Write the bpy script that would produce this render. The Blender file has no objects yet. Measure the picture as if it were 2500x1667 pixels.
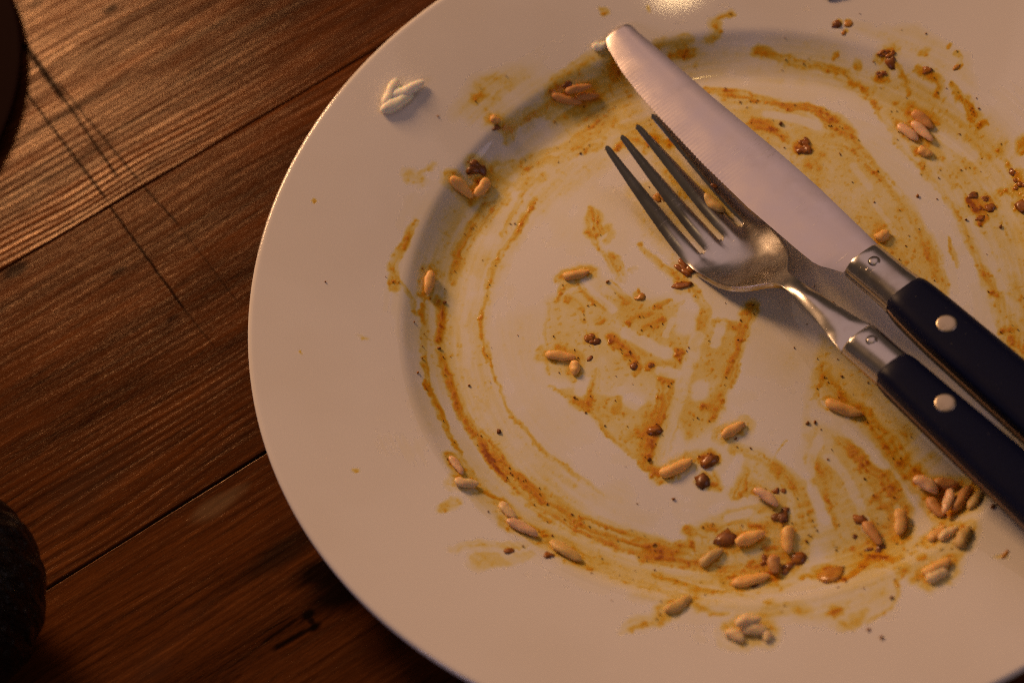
import bpy, bmesh, math, random
import numpy as np
from mathutils import Vector, Matrix
random.seed(7); rng = np.random.default_rng(11)
MM = 0.001
SC = bpy.context.scene
COL = SC.collection

# ------------------------------------------------------------------ camera (all lengths in mm until objects are made)
TH, ROLL, TX, TY, DIST, F = .5650, -.2656, -65.141, 11.699, 626.13, 5200.
FWD = np.array([0, math.sin(TH), -math.cos(TH)]); UPV = np.array([0, math.cos(TH), math.sin(TH)])
R2 = math.cos(ROLL) * np.array([1., 0, 0]) + math.sin(ROLL) * UPV
U2 = -math.sin(ROLL) * np.array([1., 0, 0]) + math.cos(ROLL) * UPV
CAM = np.array([TX, TY, 0]) - FWD * DIST

def at(u, v, z):                       # point at height z seen in the photograph at u, v
    d = FWD * F + R2 * (u - 1250) - U2 * (v - 833.5)
    return CAM + d * ((z - CAM[2]) / d[2])

cd = bpy.data.cameras.new('camera'); co = bpy.data.objects.new('camera', cd); COL.objects.link(co)
cd.sensor_width = 23.6; cd.lens = F / 2500 * 23.6; cd.clip_start = .01; cd.clip_end = 20
co.matrix_world = Matrix(((R2[0], U2[0], -FWD[0], CAM[0] * MM), (R2[1], U2[1], -FWD[1], CAM[1] * MM),
                          (R2[2], U2[2], -FWD[2], CAM[2] * MM), (0, 0, 0, 1)))
cd.dof.use_dof = True
cd.dof.focus_distance = float((at(1540, 830, 6) - CAM) @ FWD) * MM
cd.dof.aperture_fstop = 4.8
SC.camera = co

# ------------------------------------------------------------------ dim room light
w = bpy.data.worlds.new('World'); SC.world = w; w.use_nodes = True
bg = w.node_tree.nodes['Background']; bg.inputs[0].default_value = (1, .67, .46, 1); bg.inputs[1].default_value = .06
SC.view_settings.view_transform = 'Standard'; SC.view_settings.look = 'None'; SC.view_settings.gamma = 1
SC.view_settings.exposure = 0
SC.cycles.use_denoising = False; SC.cycles.filter_width = 1.05; SC.cycles.use_light_tree = False; SC.cycles.blur_glossy = .6; SC.cycles.sample_clamp_indirect = 2.0

def area(name, loc, target, size, power, col, size_y=None):
    l = bpy.data.lights.new(name, 'AREA'); o = bpy.data.objects.new(name, l); COL.objects.link(o)
    l.energy = power; l.color = col; l.size = size
    if size_y: l.shape = 'RECTANGLE'; l.size_y = size_y
    o.location = Vector(loc); o.rotation_euler = (Vector(target) - Vector(loc)).to_track_quat('-Z', 'Y').to_euler()
    return o

def mirror(p, nrm, dist):              # where a lamp stands to be mirrored at p
    v = p - CAM; v = v / np.linalg.norm(v); nrm = np.array(nrm, float); nrm /= np.linalg.norm(nrm)
    return (p + (v - 2 * (v @ nrm) * nrm) * dist) * MM

TGT = (0, 0, 0.01)
area('key_lamp', mirror(at(-170, -120, 0), (0, 0, 1), 560), TGT, .2, 5.35, (1, .56, .275))
area('wall_glow', mirror(at(1750, 380, 18), (0, 0, 1), 1500), TGT, .9, 1.25, (1, .66, .60))
area('window_glow', (-.75, -.35, .42), (-.1, 0, .02), .25, .55, (.80, .66, 1))
area('right_fill', (.6, -.30, .5), (.03, -.06, .02), .4, .62, (.93, .71, .86))  # cool fill light added at the right, no window known there
bl = bpy.data.lights.new('pendant_lamp', 'POINT'); bo = bpy.data.objects.new('pendant_lamp', bl); COL.objects.link(bo)
bl.energy = .09; bl.color = (1, .66, .32); bl.shadow_soft_size = .010

# ------------------------------------------------------------------ plate profile
_r = np.arange(0, 139.01, .25)
_z = np.where(_r < 82, 4.6, np.where(_r < 96.6, 4.6 + 6.9 * (np.clip(_r - 82, 0, 99) / 14.6) ** 1.7, 11.5 + (_r - 96.6) * .28))
_k = np.exp(-np.arange(-12, 13) ** 2 / (2 * 3.2 ** 2)); _k /= _k.sum()
_z = np.convolve(np.pad(_z, 12, mode='reflect', reflect_type='odd'), _k, 'valid')
def zp(r): return np.interp(r, _r, _z)
def slope(r): return (zp(r + .5) - zp(r - .5))
def onp(u, v, dz=0.):                  # point on (dz above) the plate
    z = 8.
    for i in range(40):
        p = at(u, v, z + dz); z = .5 * z + .5 * float(zp(math.hypot(p[0], p[1])))
    return p
def nrmp(p):
    r = math.hypot(p[0], p[1]); s = float(slope(r)); n = np.array([-s * p[0] / max(r, 1e-6), -s * p[1] / max(r, 1e-6), 1.]); return n / np.linalg.norm(n)
_p = onp(1655, -20); bo.location = mirror(_p, nrmp(_p), 780)

# ------------------------------------------------------------------ node helper
class NT:
    def __init__(s, name):
        m = bpy.data.materials.new(name); m.use_nodes = True; s.m = m; s.t = m.node_tree; s.n = s.t.nodes; s.n.clear()
        s.out = s.n.new('ShaderNodeOutputMaterial')
    def a(s, typ, ins=None, **kw):
        n = s.n.new('ShaderNode' + typ)
        for k, v in kw.items(): setattr(n, k, v)
        for k, v in (ins or {}).items():
            i = n.inputs[k]
            if hasattr(v, 'is_output'): s.t.links.new(v, i)
            else: i.default_value = v
        return n
    def math(s, op, a, b=0., c=0., clamp=False):
        return s.a('Math', {0: a, 1: b, 2: c}, operation=op, use_clamp=clamp).outputs[0]
    def mix(s, f, a, b, mode='MIX'):
        return s.a('Mix', {0: f, 6: a, 7: b}, data_type='RGBA', blend_type=mode).outputs[2]
    def ss(s, x, lo, hi):
        return s.a('MapRange', {0: x, 1: lo, 2: hi, 3: 0., 4: 1.}, interpolation_type='SMOOTHSTEP').outputs[0]
    def noise(s, vec, scale, detail=3., rough=.55):
        return s.a('TexNoise', {'Vector': vec, 'Scale': scale, 'Detail': detail, 'Roughness': rough}).outputs[0]
    def obj(s, mul=(1000., 1000., 1000.)):
        return s.a('VectorMath', {0: s.a('TexCoord').outputs['Object'], 1: mul}, operation='MULTIPLY').outputs[0]
    def bump(s, h, strength=.5, dist=.0005, nrm=None):
        d = {'Height': h, 'Strength': strength, 'Distance': dist}
        if nrm is not None: d['Normal'] = nrm
        return s.a('Bump', d).outputs[0]
    def fin(s, sh): s.t.links.new(sh, s.out.inputs[0]); return s.m
    def pbr(s, **k):
        return s.a('BsdfPrincipled', {kk.replace('_', ' '): vv for kk, vv in k.items()}).outputs[0]
def C4(*c): return (c[0], c[1], c[2], 1.)

# porcelain
t = NT('porcelain'); o = t.obj()
n1 = t.noise(o, .03, 3.); n2 = t.noise(o, .6, 2.)
t.fin(t.pbr(Base_Color=t.mix(t.ss(n1, .35, .7), C4(.75, .70, .635), C4(.725, .67, .595)),
            Roughness=t.math('ADD', .032, t.math('MULTIPLY', n1, .015)), IOR=1.5,
            Normal=t.bump(n1, .04, .0001)))
M_POR = t.m
# steel
def steel(name, rough, scr, col=(.56, .53, .51)):
    t = NT(name); o = t.obj((1000., 1000., 1000.))
    st = t.a('VectorMath', {0: o, 1: (.25, 3., 1.)}, operation='MULTIPLY').outputs[0]
    st2 = t.a('VectorMath', {0: o, 1: (1.6, .12, 1.)}, operation='MULTIPLY').outputs[0]
    a = t.noise(st, .8, 3.); b = t.noise(o, .12, 3.); c = t.noise(st2, 1., 2.)
    scm = t.math('MULTIPLY', t.ss(c, .64, .70), t.ss(t.noise(o, .07, 1.), .48, .6))
    sm = t.math('MULTIPLY', t.ss(t.noise(o, .05, 4., .65), .5, .66), .18 if scr >= 1 else .5)
    bc = t.mix(sm, C4(*col), C4(.36, .30, .25)); bc = t.mix(t.math('MULTIPLY', scm, .55 * min(1, scr)), bc, C4(.85, .78, .72))
    t.fin(t.pbr(Base_Color=bc, Metallic=1., Roughness=t.math('ADD', rough, t.math('MULTIPLY', t.math('SUBTRACT', b, .5), .22)),
                Normal=t.bump(t.math('ADD', t.math('MULTIPLY', a, .25), t.math('MULTIPLY', scm, scr)), .35, .00004)))
    return t.m
M_BLADE = steel('blade_steel', .33, 1.0, (.67, .595, .60)); M_STEEL = steel('polished_steel', .22, .6, (.55, .52, .50)); M_RIV = steel('rivet_steel', .38, .8, (.60, .50, .37))
# navy plastic
t = NT('navy_handle'); o = t.obj()
sp = t.noise(o, 1.6, 2.); d = t.ss(t.noise(o, 1.5, 1.), .77, .81)
t.fin(t.pbr(Base_Color=t.mix(d, C4(.0024, .0042, .023), C4(.12, .11, .10)), Specular_IOR_Level=.17, Roughness=t.math('ADD', .34, t.math('MULTIPLY', t.noise(o, .1, 3.), .2)), IOR=1.45,
            Normal=t.bump(sp, .12, .0001)))
M_NAVY = t.m
t = NT('tang_steel'); t.fin(t.pbr(Base_Color=C4(.30, .20, .15), Metallic=1., Roughness=.45)); M_TANG = t.m
t = NT('groove_shade'); t.fin(t.pbr(Base_Color=C4(.03, .02, .014), Roughness=.6)); M_GROOVE_SHADE = t.m  # dark tone standing for the shade in the pin grooves
# food
def food(name, c1, c2, rough=.46, sss=.45, spot=(.05, .016, .004), spots=.5, sc=.6):
    t = NT(name); o = t.obj(); rnd = t.a('ObjectInfo').outputs['Random']
    oo = t.a('VectorMath', {0: o, 1: t.a('CombineXYZ', {0: t.math('MULTIPLY', rnd, 90.), 1: 3., 2: 7.}).outputs[0]}, operation='ADD').outputs[0]
    n = t.noise(oo, sc, 3.); f = t.noise(oo, 2.6, 3.)
    c = t.mix(t.ss(n, .36, .66), C4(*c1), C4(*c2)); c = t.mix(t.math('MULTIPLY', t.ss(t.noise(oo, 1.2, 3.), .60, .74), spots), c, C4(*spot))
    v = t.math('ADD', .90, t.math('MULTIPLY', rnd, .22)); c = t.mix(1., c, t.a('CombineColor', {0: v, 1: v, 2: v}).outputs[0], 'MULTIPLY')
    t.fin(t.pbr(Base_Color=c, Roughness=t.math('ADD', rough, t.math('MULTIPLY', t.math('SUBTRACT', f, .5), .3)), Subsurface_Weight=sss, Subsurface_Radius=(.8, .45, .2),
                Subsurface_Scale=.0016, Normal=t.bump(f, .3, .00008)))
    return t.m
FM = {'o': food('ochre_rice', (.88, .54, .17), (.80, .42, .09)), 'b': food('brown_rice', (.64, .33, .10), (.52, .23, .05)),
      'p': food('pale_rice', (1., .95, .78), (.97, .89, .66), .42, .4, (.55, .40, .2), .3), 'k': food('pinkish_rice', (.86, .58, .36), (.70, .41, .18), .3),
      'g': food('olive_rice', (.70, .48, .16), (.58, .36, .09)), 'e': food('beige_rice', (.86, .66, .37), (.78, .53, .22)),
      'd': food('dark_crumb', (.15, .045, .007), (.30, .105, .014), .36, .05, (.018, .006, .003), .8, .5),
      'r': food('red_brown_crumb', (.38, .135, .016), (.24, .07, .008), .27, .1, (.03, .01, .004), .8, .5),
      'a': food('amber_crumb', (.60, .28, .035), (.46, .18, .02), .27, .2, (.12, .035, .008), .6, .5),
      'h': food('herb_bit', (.10, .085, .012), (.07, .06, .010), .4, .1)}
t = NT('spice'); rn = t.a('TexCoord').outputs['Object']
t.fin(t.pbr(Base_Color=t.mix(t.ss(t.noise(t.obj(), .35, 1.), .4, .6), C4(.34, .13, .020), C4(.17, .056, .011)), Roughness=.5, Specular_IOR_Level=.2)); M_SPICE = t.m

# sauce film: light is filtered by its thickness, thick sauce also scatters
t = NT('sauce_film'); o = t.obj()
T = t.a('Attribute', attribute_name='thickness').outputs['Fac']
fn = t.noise(o, .9, 4., .7)
T2 = t.math('MULTIPLY', T, t.math('ADD', .7, t.math('MULTIPLY', fn, .6)))
def ex(k): return t.math('EXPONENT', t.math('MULTIPLY', T2, -k))
tint = t.a('CombineColor', {0: ex(.075), 1: ex(.28), 2: ex(1.42)}).outputs[0]
tr = t.a('BsdfTransparent', {0: tint}).outputs[0]
thick = t.math('MULTIPLY', t.ss(T2, .5, 2.8), .42)
body = t.a('BsdfDiffuse', {0: t.mix(t.ss(T2, 1.5, 3.2), C4(.95, .41, .030), C4(.36, .105, .010))}).outputs[0]
nb = t.bump(t.math('ADD', t.noise(o, 1.3, 3., .7), t.math('MULTIPLY', t.noise(o, .5, 2.), .5)), .3, .00035)
gl = t.a('BsdfGlossy', {'Color': (1, 1, 1, 1), 'Roughness': .2, 'Normal': nb}).outputs[0]
fr = t.math('MULTIPLY', t.a('Fresnel', {'IOR': 1.4, 'Normal': nb}).outputs[0], t.math('MULTIPLY', t.ss(T, .15, .8), .85))
fr = t.math('MULTIPLY', fr, t.math('SUBTRACT', 1., t.a('NewGeometry').outputs['Backfacing']))
m1 = t.a('MixShader', {0: thick, 1: tr, 2: body}).outputs[0]
t.fin(t.a('MixShader', {0: fr, 1: m1, 2: gl}).outputs[0]); M_SAUCE = t.m

# ------------------------------------------------------------------ mesh helpers
def mesh_obj(name, verts, faces, mat, parent=None, smooth=True, scale=MM):
    me = bpy.data.meshes.new(name); me.from_pydata([tuple(np.asarray(v) * scale) for v in verts], [], faces); me.update()
    if smooth: me.polygons.foreach_set('use_smooth', [True] * len(me.polygons))
    me.materials.append(mat); ob = bpy.data.objects.new(name, me); COL.objects.link(ob)
    if parent: ob.parent = parent
    return ob
def tag(o, label, cat, group=None, kind=None):
    o['label'] = label; o['category'] = cat
    if group: o['group'] = group
    if kind: o['kind'] = kind
    return o
def empty(name, loc=(0, 0, 0), rz=0):
    e = bpy.data.objects.new(name, None); e.location = [c * MM for c in loc]; e.rotation_euler = (0, 0, rz); e.empty_display_size = .01; COL.objects.link(e); return e
def grid_faces(nu, nv, wrap=False):
    f = []
    for i in range(nu - 1):
        for j in range(nv if wrap else nv - 1):
            k = (j + 1) % nv; f.append((i * nv + j, i * nv + k, (i + 1) * nv + k, (i + 1) * nv + j))
    return f
def lathe(name, prof, mat, parent=None, n=192, fn=None, loc=None):
    v = []
    for r, z in prof:
        for j in range(n):
            a = 2 * math.pi * j / n; rr = r
            if fn: rr = r * fn(a, z)
            v.append((rr * math.cos(a), rr * math.sin(a), z))
    ob = mesh_obj(name, v, grid_faces(len(prof), n, True), mat, parent)
    if loc is not None: ob.location = [c * MM for c in loc]
    return ob

# ------------------------------------------------------------------ table
GA = math.radians(19.81); gx = np.array([math.cos(GA), math.sin(GA)]); gy = np.array([-gx[1], gx[0]])
s1 = np.mean([at(0, 661, 0)[:2] @ gy, at(883, 141.6, 0)[:2] @ gy]); s2 = np.mean([at(117, 1435, 0)[:2] @ gy, at(625, 1117, 0)[:2] @ gy])
PW = s1 - s2
def loc2(u, v):
    p = at(u, v, 0)[:2]; return p @ gx, p @ gy
def wood(name, y0, seed, ridge, tone, lines=(), blobs=()):
    t = NT(name); o = t.obj()
    sep = t.a('SeparateXYZ', {0: o}); X, Y = sep.outputs[0], t.math('ADD', sep.outputs[1], y0)   # table coordinates
    P = t.a('CombineXYZ', {0: X, 1: Y, 2: seed}).outputs[0]
    def st(a, b): return t.a('VectorMath', {0: P, 1: (a, b, 1.)}, operation='MULTIPLY').outputs[0]
    warp = t.math('MULTIPLY', t.math('SUBTRACT', t.noise(st(.006, .02), 1., 2.), .5), 26.)
    ring = t.math('SINE', t.math('MULTIPLY', t.math('ADD', Y, warp), 2 * math.pi / 2.7))
    ring = t.math('MULTIPLY', t.math('ADD', ring, 1.), .5)
    band = t.noise(st(.008, .09), 1., 4., .6); fib = t.noise(st(.10, 1.9), 1., 4., .65); fib2 = t.noise(st(.035, .55), 1., 3., .6); grit = t.noise(o, 1.4, 3., .7); fine = t.noise(st(.35, 5.5), 1., 3., .7)
    rw = t.ss(t.noise(st(.004, .035), 1., 1.), .38, .62)
    v = t.math('ADD', t.math('MULTIPLY', band, .9), t.math('MULTIPLY', fib, .55)); v = t.math('ADD', v, t.math('MULTIPLY', fib2, .5)); v = t.math('ADD', v, t.math('MULTIPLY', t.math('SUBTRACT', fine, .5), .55))
    v = t.math('ADD', v, t.math('MULTIPLY', t.math('MULTIPLY', ring, rw), .30 * ridge))
    v = t.math('ADD', t.math('MULTIPLY', t.math('SUBTRACT', v, 1.05), 1.15 if ridge < 1 else 1.4), .36 if ridge < 1 else .40, clamp=True)
    k = tone
    rp = t.a('ValToRGB', {0: v}); cr = rp.color_ramp
    cr.elements[0].position = 0; cr.elements[0].color = C4(.016 * k, .0042 * k, .0012 * k); cr.elements[1].position = 1; cr.elements[1].color = C4(.27 * k, .088 * k, .018 * k)
    e = cr.elements.new(.5); e.color = C4(.105 * k, .031 * k, .0065 * k)
    col = rp.outputs[0]
    spk = t.math('ADD', .62, t.math('MULTIPLY', t.noise(o, 2.2, 2., .8), .76)); col = t.mix(1., col, t.a('CombineColor', {0: spk, 1: spk, 2: spk}).outputs[0], 'MULTIPLY')
    glint = t.math('MULTIPLY', t.ss(t.noise(st(.5, 2.4), 1., 2., .8), .66, .72), t.ss(t.noise(st(.012, .03), 1., 2.), .42, .6))
    # old varnish wear
    wearf = t.math('MULTIPLY', t.ss(t.noise(st(.012, .03), 1., 4., .65), .56, .72), .55)
    col = t.mix(wearf, col, C4(.045, .020, .011))
    h0 = t.math('MULTIPLY', glint, 2.2 if ridge < 1 else 1.)
    h = t.math('ADD', h0, t.math('MULTIPLY', fib, .5), t.math('MULTIPLY', grit, .35)); h = t.math('ADD', h, t.math('MULTIPLY', fine, .45)); h = t.math('ADD', h, t.math('MULTIPLY', t.math('MULTIPLY', ring, rw), 1.1 * ridge))
    h = t.math('ADD', h, t.math('MULTIPLY', fib2, .35))
    wob = t.math('MULTIPLY', t.math('SUBTRACT', t.noise(o, .25, 2.), .5), .7)
    dm = t.math('MULTIPLY', wearf, .3)
    for (u1, v1, u2, v2, wd, dk) in lines:
        a = np.array(loc2(u1, v1)); b = np.array(loc2(u2, v2)); L = np.hypot(*(b - a)); d = (b - a) / L
        dx = t.math('SUBTRACT', X, a[0]); dy = t.math('SUBTRACT', Y, a[1])
        al = t.math('ADD', t.math('MULTIPLY', dx, d[0]), t.math('MULTIPLY', dy, d[1]))
        pe = t.math('ABSOLUTE', t.math('ADD', t.math('SUBTRACT', t.math('MULTIPLY', dx, d[1]), t.math('MULTIPLY', dy, d[0])), wob))
        mk = t.math('MULTIPLY', t.math('SUBTRACT', 1., t.ss(pe, wd * .25, wd * .75)), t.math('MULTIPLY', t.ss(al, -1., 2.), t.math('SUBTRACT', 1., t.ss(al, L - 4., L + 2.))))
        mk = t.math('MULTIPLY', mk, t.math('ADD', .45, t.math('MULTIPLY', fib, .9)), clamp=True)
        col = t.mix(t.math('MULTIPLY', mk, dk), col, C4(.006, .003, .0016)); h = t.math('SUBTRACT', h, t.math('MULTIPLY', mk, .3 * dk)); dm = t.math('MAXIMUM', dm, t.math('MULTIPLY', mk, dk))
    wobx = t.math('MULTIPLY', t.math('SUBTRACT', t.noise(st(.05, .2), 1., 4.), .5), 1.1)
    for (u, v_, ax, ay, dk, cc) in blobs:
        a = loc2(u, v_)
        q = t.math('SQRT', t.math('ADD', t.math('POWER', t.math('DIVIDE', t.math('SUBTRACT', X, a[0]), ax), 2.), t.math('POWER', t.math('DIVIDE', t.math('SUBTRACT', Y, a[1]), ay), 2.)))
        mk = t.math('SUBTRACT', 1., t.ss(t.math('ADD', q, wobx), .35, 1.15))
        col = t.mix(t.math('MULTIPLY', mk, dk), col, C4(*cc))
        if cc[0] < .05: dm = t.math('MAXIMUM', dm, t.math('MULTIPLY', mk, dk * .8))
    t.fin(t.pbr(Base_Color=col, Roughness=t.math('ADD', .22, t.math('MULTIPLY', t.math('SUBTRACT', grit, .5), .25)), IOR=1.5, Specular_IOR_Level=t.math('MULTIPLY', t.math('ADD', .04, t.math('MULTIPLY', t.math('MULTIPLY', t.ss(t.noise(st(.03, .5), 1., 4., .7), .38, .66), t.math('ADD', .25, t.math('MULTIPLY', t.math('MULTIPLY', ring, t.ss(fine, .3, .65)), 1.1))), .31 if ridge > 1 else .25)), t.math('SUBTRACT', 1., dm)), Specular_Tint=C4(1, .60, .28),
                Normal=t.bump(h, 1., .00005 + .00004 * ridge)))
    return t.m
BK = (.006, .003, .002)
L_up = [(55, 104, 160, 248, 2.2, 1.), (150, 232, 290, 437, .9, .9), (140, 200, 346, 449, .8, .75), (60, 222, 262, 489, 1.0, .9), (100, 165, 200, 300, .7, .5)]
L_mid = [(347, 452, 442, 555, .7, .8), (439, 553, 582, 741, .7, .4), (262, 495, 455, 762, .8, .9), (452, 758, 528, 852, .7, .45)]
L_low = [(635, 1572, 742, 1499, 1.0, .9), (662, 1587, 760, 1532, 1.7, 1.), (700, 1568, 782, 1520, .9, .8), (640, 1545, 722, 1498, .6, .7)]
B_low = [(783, 1395, 11, 7, .96, BK), (838, 1436, 12, 8, .96, BK), (700, 1345, 16, 5, .6, (.012, .008, .005)), (752, 1499, 2.6, 1.6, 1., BK), (768, 1530, 2.8, 1.7, 1., BK), (760, 1515, 1.3, 2.2, .9, BK),
         (900, 1590, 26, 7, .35, (.018, .007, .003)), (520, 1238, 9, 3.4, .55, (.16, .10, .055)), (575, 1205, 6, 2.6, .35, (.16, .10, .055))]
B_mid = [(40, 660, 5, 3, .8, (.012, .009, .007)), (290, 662, 4, 1.2, .8, (.012, .006, .004)), (420, 778, 3, 1.2, .7, (.014, .006, .004))]
B_up = [(272, 22, 3, 1.6, .9, (.01, .004, .002)), (330, 60, 30, 7, .45, (.03, .012, .006)), (90, 8, 4, 1.5, .7, (.02, .012, .006))]
table = empty('table'); tag(table, 'dark red brown plank table under the white plate, scratched and worn', 'table')
XL0, XL1 = -560., 640.
def plank(i):
    y0 = s2 + (i - 1) * PW; y1 = y0 + PW; g = .24; ch = .55; dz = (-.05, .0, -.12, .04, -.1, 0.)[i % 6]
    prof = [(y0 + g, -24.), (y0 + g, -ch), (y0 + g + ch * .4, -ch * .25), (y0 + g + ch, 0.), (y1 - g - ch, 0.), (y1 - g - ch * .4, -ch * .25), (y1 - g, -ch), (y1 - g, -24.)]
    yc = (y0 + y1) / 2; xs = [XL0, XL0 + .8, XL1 - .8, XL1]; v = []
    for k, x in enumerate(xs):
        for (y, z) in prof: v.append((x, y - yc, z - .001 + dz - (.8 if k in (0, 3) and z > -1 else 0)))
    f = grid_faces(4, 8, True) + [tuple(range(8)), tuple(reversed(range(24, 32)))]
    mat = wood('plank_wood', yc, 13.7 * i, (.35, .55, 1.15, .8, .6, .5)[i % 6], (1., .95, .78, .85, .9, 1.)[i % 6],
               {2: L_up, 1: L_mid, 0: L_low}.get(i, ()), {2: B_up, 1: B_mid, 0: B_low}.get(i, ()))
    ob = mesh_obj('plank', v, [tuple(reversed(q)) for q in f], mat, table, smooth=False)
    ob.location = (gy[0] * yc * MM, gy[1] * yc * MM, 0); ob.rotation_euler = (0, 0, GA)
for i in (0, 1, 2, 3, 4, -1, -2): plank(i)

# ------------------------------------------------------------------ plate
pr = [(float(a), float(b)) for a, b in zip(_r[2::3], _z[2::3])]
zr = pr[-1][1]; rl = pr[-1][0]
pr = [(.01, pr[0][1])] + pr
lip = [(rl + .75, zr + .12), (rl + 1.35, zr - .25), (140., zr - 1.0), (rl + 1.55, zr - 1.9), (rl + .9, zr - 2.6), (rl - .2, zr - 3.1)]
und = [(130., 18.3), (118., 14.8), (106., 11.4), (98., 9.0), (92., 6.4), (87., 3.6), (83., 1.9), (80., 1.5), (78.4, .3), (77.6, .02), (76.4, .02), (75.6, .4), (74., 1.5), (40., 1.7), (.01, 1.7)]
plate = lathe('plate', pr + lip + und, M_POR, n=288)
tag(plate, 'large round white dinner plate with wide rim, dirty with orange sauce', 'plate')

# ------------------------------------------------------------------ sauce thickness map on a 0.32 mm lattice
GS = .32; GN = 861; gxs = (np.arange(GN) - GN // 2) * GS
PXX, PYY = np.meshgrid(gxs, gxs, indexing='xy')
def vnoise(scale, seed, ani=None):
    r_ = np.random.default_rng(seed)
    def one(sc, rs):
        u = (PXX + 150) / sc; v = (PYY + 150) / sc; n = int(300 / sc) + 3; L = rs.random((n, n))
        i = np.floor(u).astype(int); j = np.floor(v).astype(int); fu = u - i; fv = v - j; fu = fu * fu * (3 - 2 * fu); fv = fv * fv * (3 - 2 * fv)
        return (L[j, i] * (1 - fu) + L[j, i + 1] * fu) * (1 - fv) + (L[j + 1, i] * (1 - fu) + L[j + 1, i + 1] * fu) * fv
    out = 0; amp = 1; tot = 0
    for k in range(4):
        if scale / 2 ** k < .35: break
        out = out + amp * one(scale / 2 ** k, r_); tot += amp; amp *= .6
    return out / tot
N_w1, N_w2 = vnoise(5., 1), vnoise(5., 2); N_a = vnoise(7., 3); N_b = vnoise(2.2, 4); N_c = vnoise(.9, 5); N_d = vnoise(16., 6)
WX = PXX + (N_w1 - .5) * 2.6 + (N_b - .5) * 1.3; WY = PYY + (N_w2 - .5) * 2.6 + (N_c - .5) * 1.1
RR = np.hypot(PXX, PYY); AA = np.arctan2(PYY, PXX)
_r1 = np.random.default_rng(21).random((420, 64))
def ringnoise():
    u = RR / .75; v = (AA + math.pi) / (2 * math.pi) * 40; i = np.floor(u).astype(int); j = np.floor(v).astype(int); fu = u - i; fv = v - j
    fv = fv * fv * (3 - 2 * fv)
    return (_r1[i, j % 40] * (1 - fu) + _r1[i + 1, j % 40] * fu) * (1 - fv) + (_r1[i, (j + 1) % 40] * (1 - fu) + _r1[i + 1, (j + 1) % 40] * fu) * fv
N_ring = ringnoise()
TM = np.zeros_like(PXX)
K = 1.0630
def w2(u, v): return onp(u * K, v * K)[:2]
def box(P, m):
    x0, y0 = P.min(0) - m; x1, y1 = P.max(0) + m
    i0, i1 = np.clip(np.searchsorted(gxs, [x0, x1]), 0, GN); j0, j1 = np.clip(np.searchsorted(gxs, [y0, y1]), 0, GN)
    return slice(j0, j1), slice(i0, i1)
PXMM = 7.75                            # photograph pixels (2352 wide) per mm on the plate
def add(sl, m, T, mode='add'):
    cur = TM[sl]; tex = np.clip(.05 + 1.0 * N_a[sl] + .85 * N_b[sl], .15, 2.)
    if mode == 'max': TM[sl] = np.maximum(cur, m * T * tex)
    else: TM[sl] = cur + m * T * tex * (1 - .45 * np.clip(cur, 0, 1))
STK = []
_sn = np.random.default_rng(77).random((1024, 256))
def snoise(u, v):
    i = np.floor(u).astype(int); j = np.floor(v).astype(int); fu = u - i; fv = v - j; fu = fu * fu * (3 - 2 * fu); fv = fv * fv * (3 - 2 * fv); i %= 1023; j %= 255
    return (_sn[i, j] * (1 - fu) + _sn[i + 1, j] * fu) * (1 - fv) + (_sn[i, j + 1] * (1 - fu) + _sn[i + 1, j + 1] * fu) * fv
def stroke(pts, wd, T, soft=1.15, tex=1.):
    P = np.array([w2(*p[:2]) for p in pts]); n = len(P)
    W = np.array(wd if hasattr(wd, '__len__') else [wd] * n, float) / PXMM / 2; TT = np.array(T if hasattr(T, '__len__') else [T] * n, float)
    if len(W) != n: W = np.interp(np.linspace(0, 1, n), np.linspace(0, 1, len(W)), W)
    if len(TT) != n: TT = np.interp(np.linspace(0, 1, n), np.linspace(0, 1, len(TT)), TT)
    # smooth the polyline
    if n > 2:
        q = np.linspace(0, n - 1, (n - 1) * 5 + 1); Pn = np.empty((len(q), 2))
        for a in (0, 1):
            d = np.gradient(P[:, a]); i = np.clip(q.astype(int), 0, n - 2); f = q - i
            Pn[:, a] = (2 * f**3 - 3 * f**2 + 1) * P[i, a] + (f**3 - 2 * f**2 + f) * d[i] + (-2 * f**3 + 3 * f**2) * P[i + 1, a] + (f**3 - f**2) * d[i + 1]
        W = np.interp(q, np.arange(n), W); TT = np.interp(q, np.arange(n), TT); P = Pn
    sl = box(P, W.max() * 1.4 + 3.5); x, y = WX[sl], WY[sl]; best = np.full(x.shape, 1e9); tv = np.zeros_like(x); lat = np.zeros_like(x); alo = np.zeros_like(x); run = 0.
    for i in range(len(P) - 1):
        d = P[i + 1] - P[i]; L = d @ d + 1e-9; f = np.clip(((x - P[i, 0]) * d[0] + (y - P[i, 1]) * d[1]) / L, 0, 1)
        ww = W[i] + (W[i + 1] - W[i]) * f
        e = np.hypot(x - P[i, 0] - f * d[0], y - P[i, 1] - f * d[1]) / ww; k = e < best
        sg = np.sign((x - P[i, 0]) * d[1] - (y - P[i, 1]) * d[0]); lat[k] = (e * ww * sg)[k]; alo[k] = (run + f * math.sqrt(L))[k]; run += math.sqrt(L)
        best[k] = e[k]; tv[k] = (TT[i] + (TT[i + 1] - TT[i]) * f)[k]
    stk = snoise(lat / .55 + 300, alo / 9. + len(STK) * 7.3) * .6 + snoise(lat / 1.3 + 700, alo / 14. + len(STK) * 3.1) * .4; STK.append(1)
    m = np.clip((1.42 - best) / soft, 0, 1); m = m * m * (3 - 2 * m); m *= 1 + .1 * np.exp(-((best - .75) / .15) ** 2)
    add(sl, m * tv * np.clip(-.15 + 2.3 * stk, .12, 2.), 1.)
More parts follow.
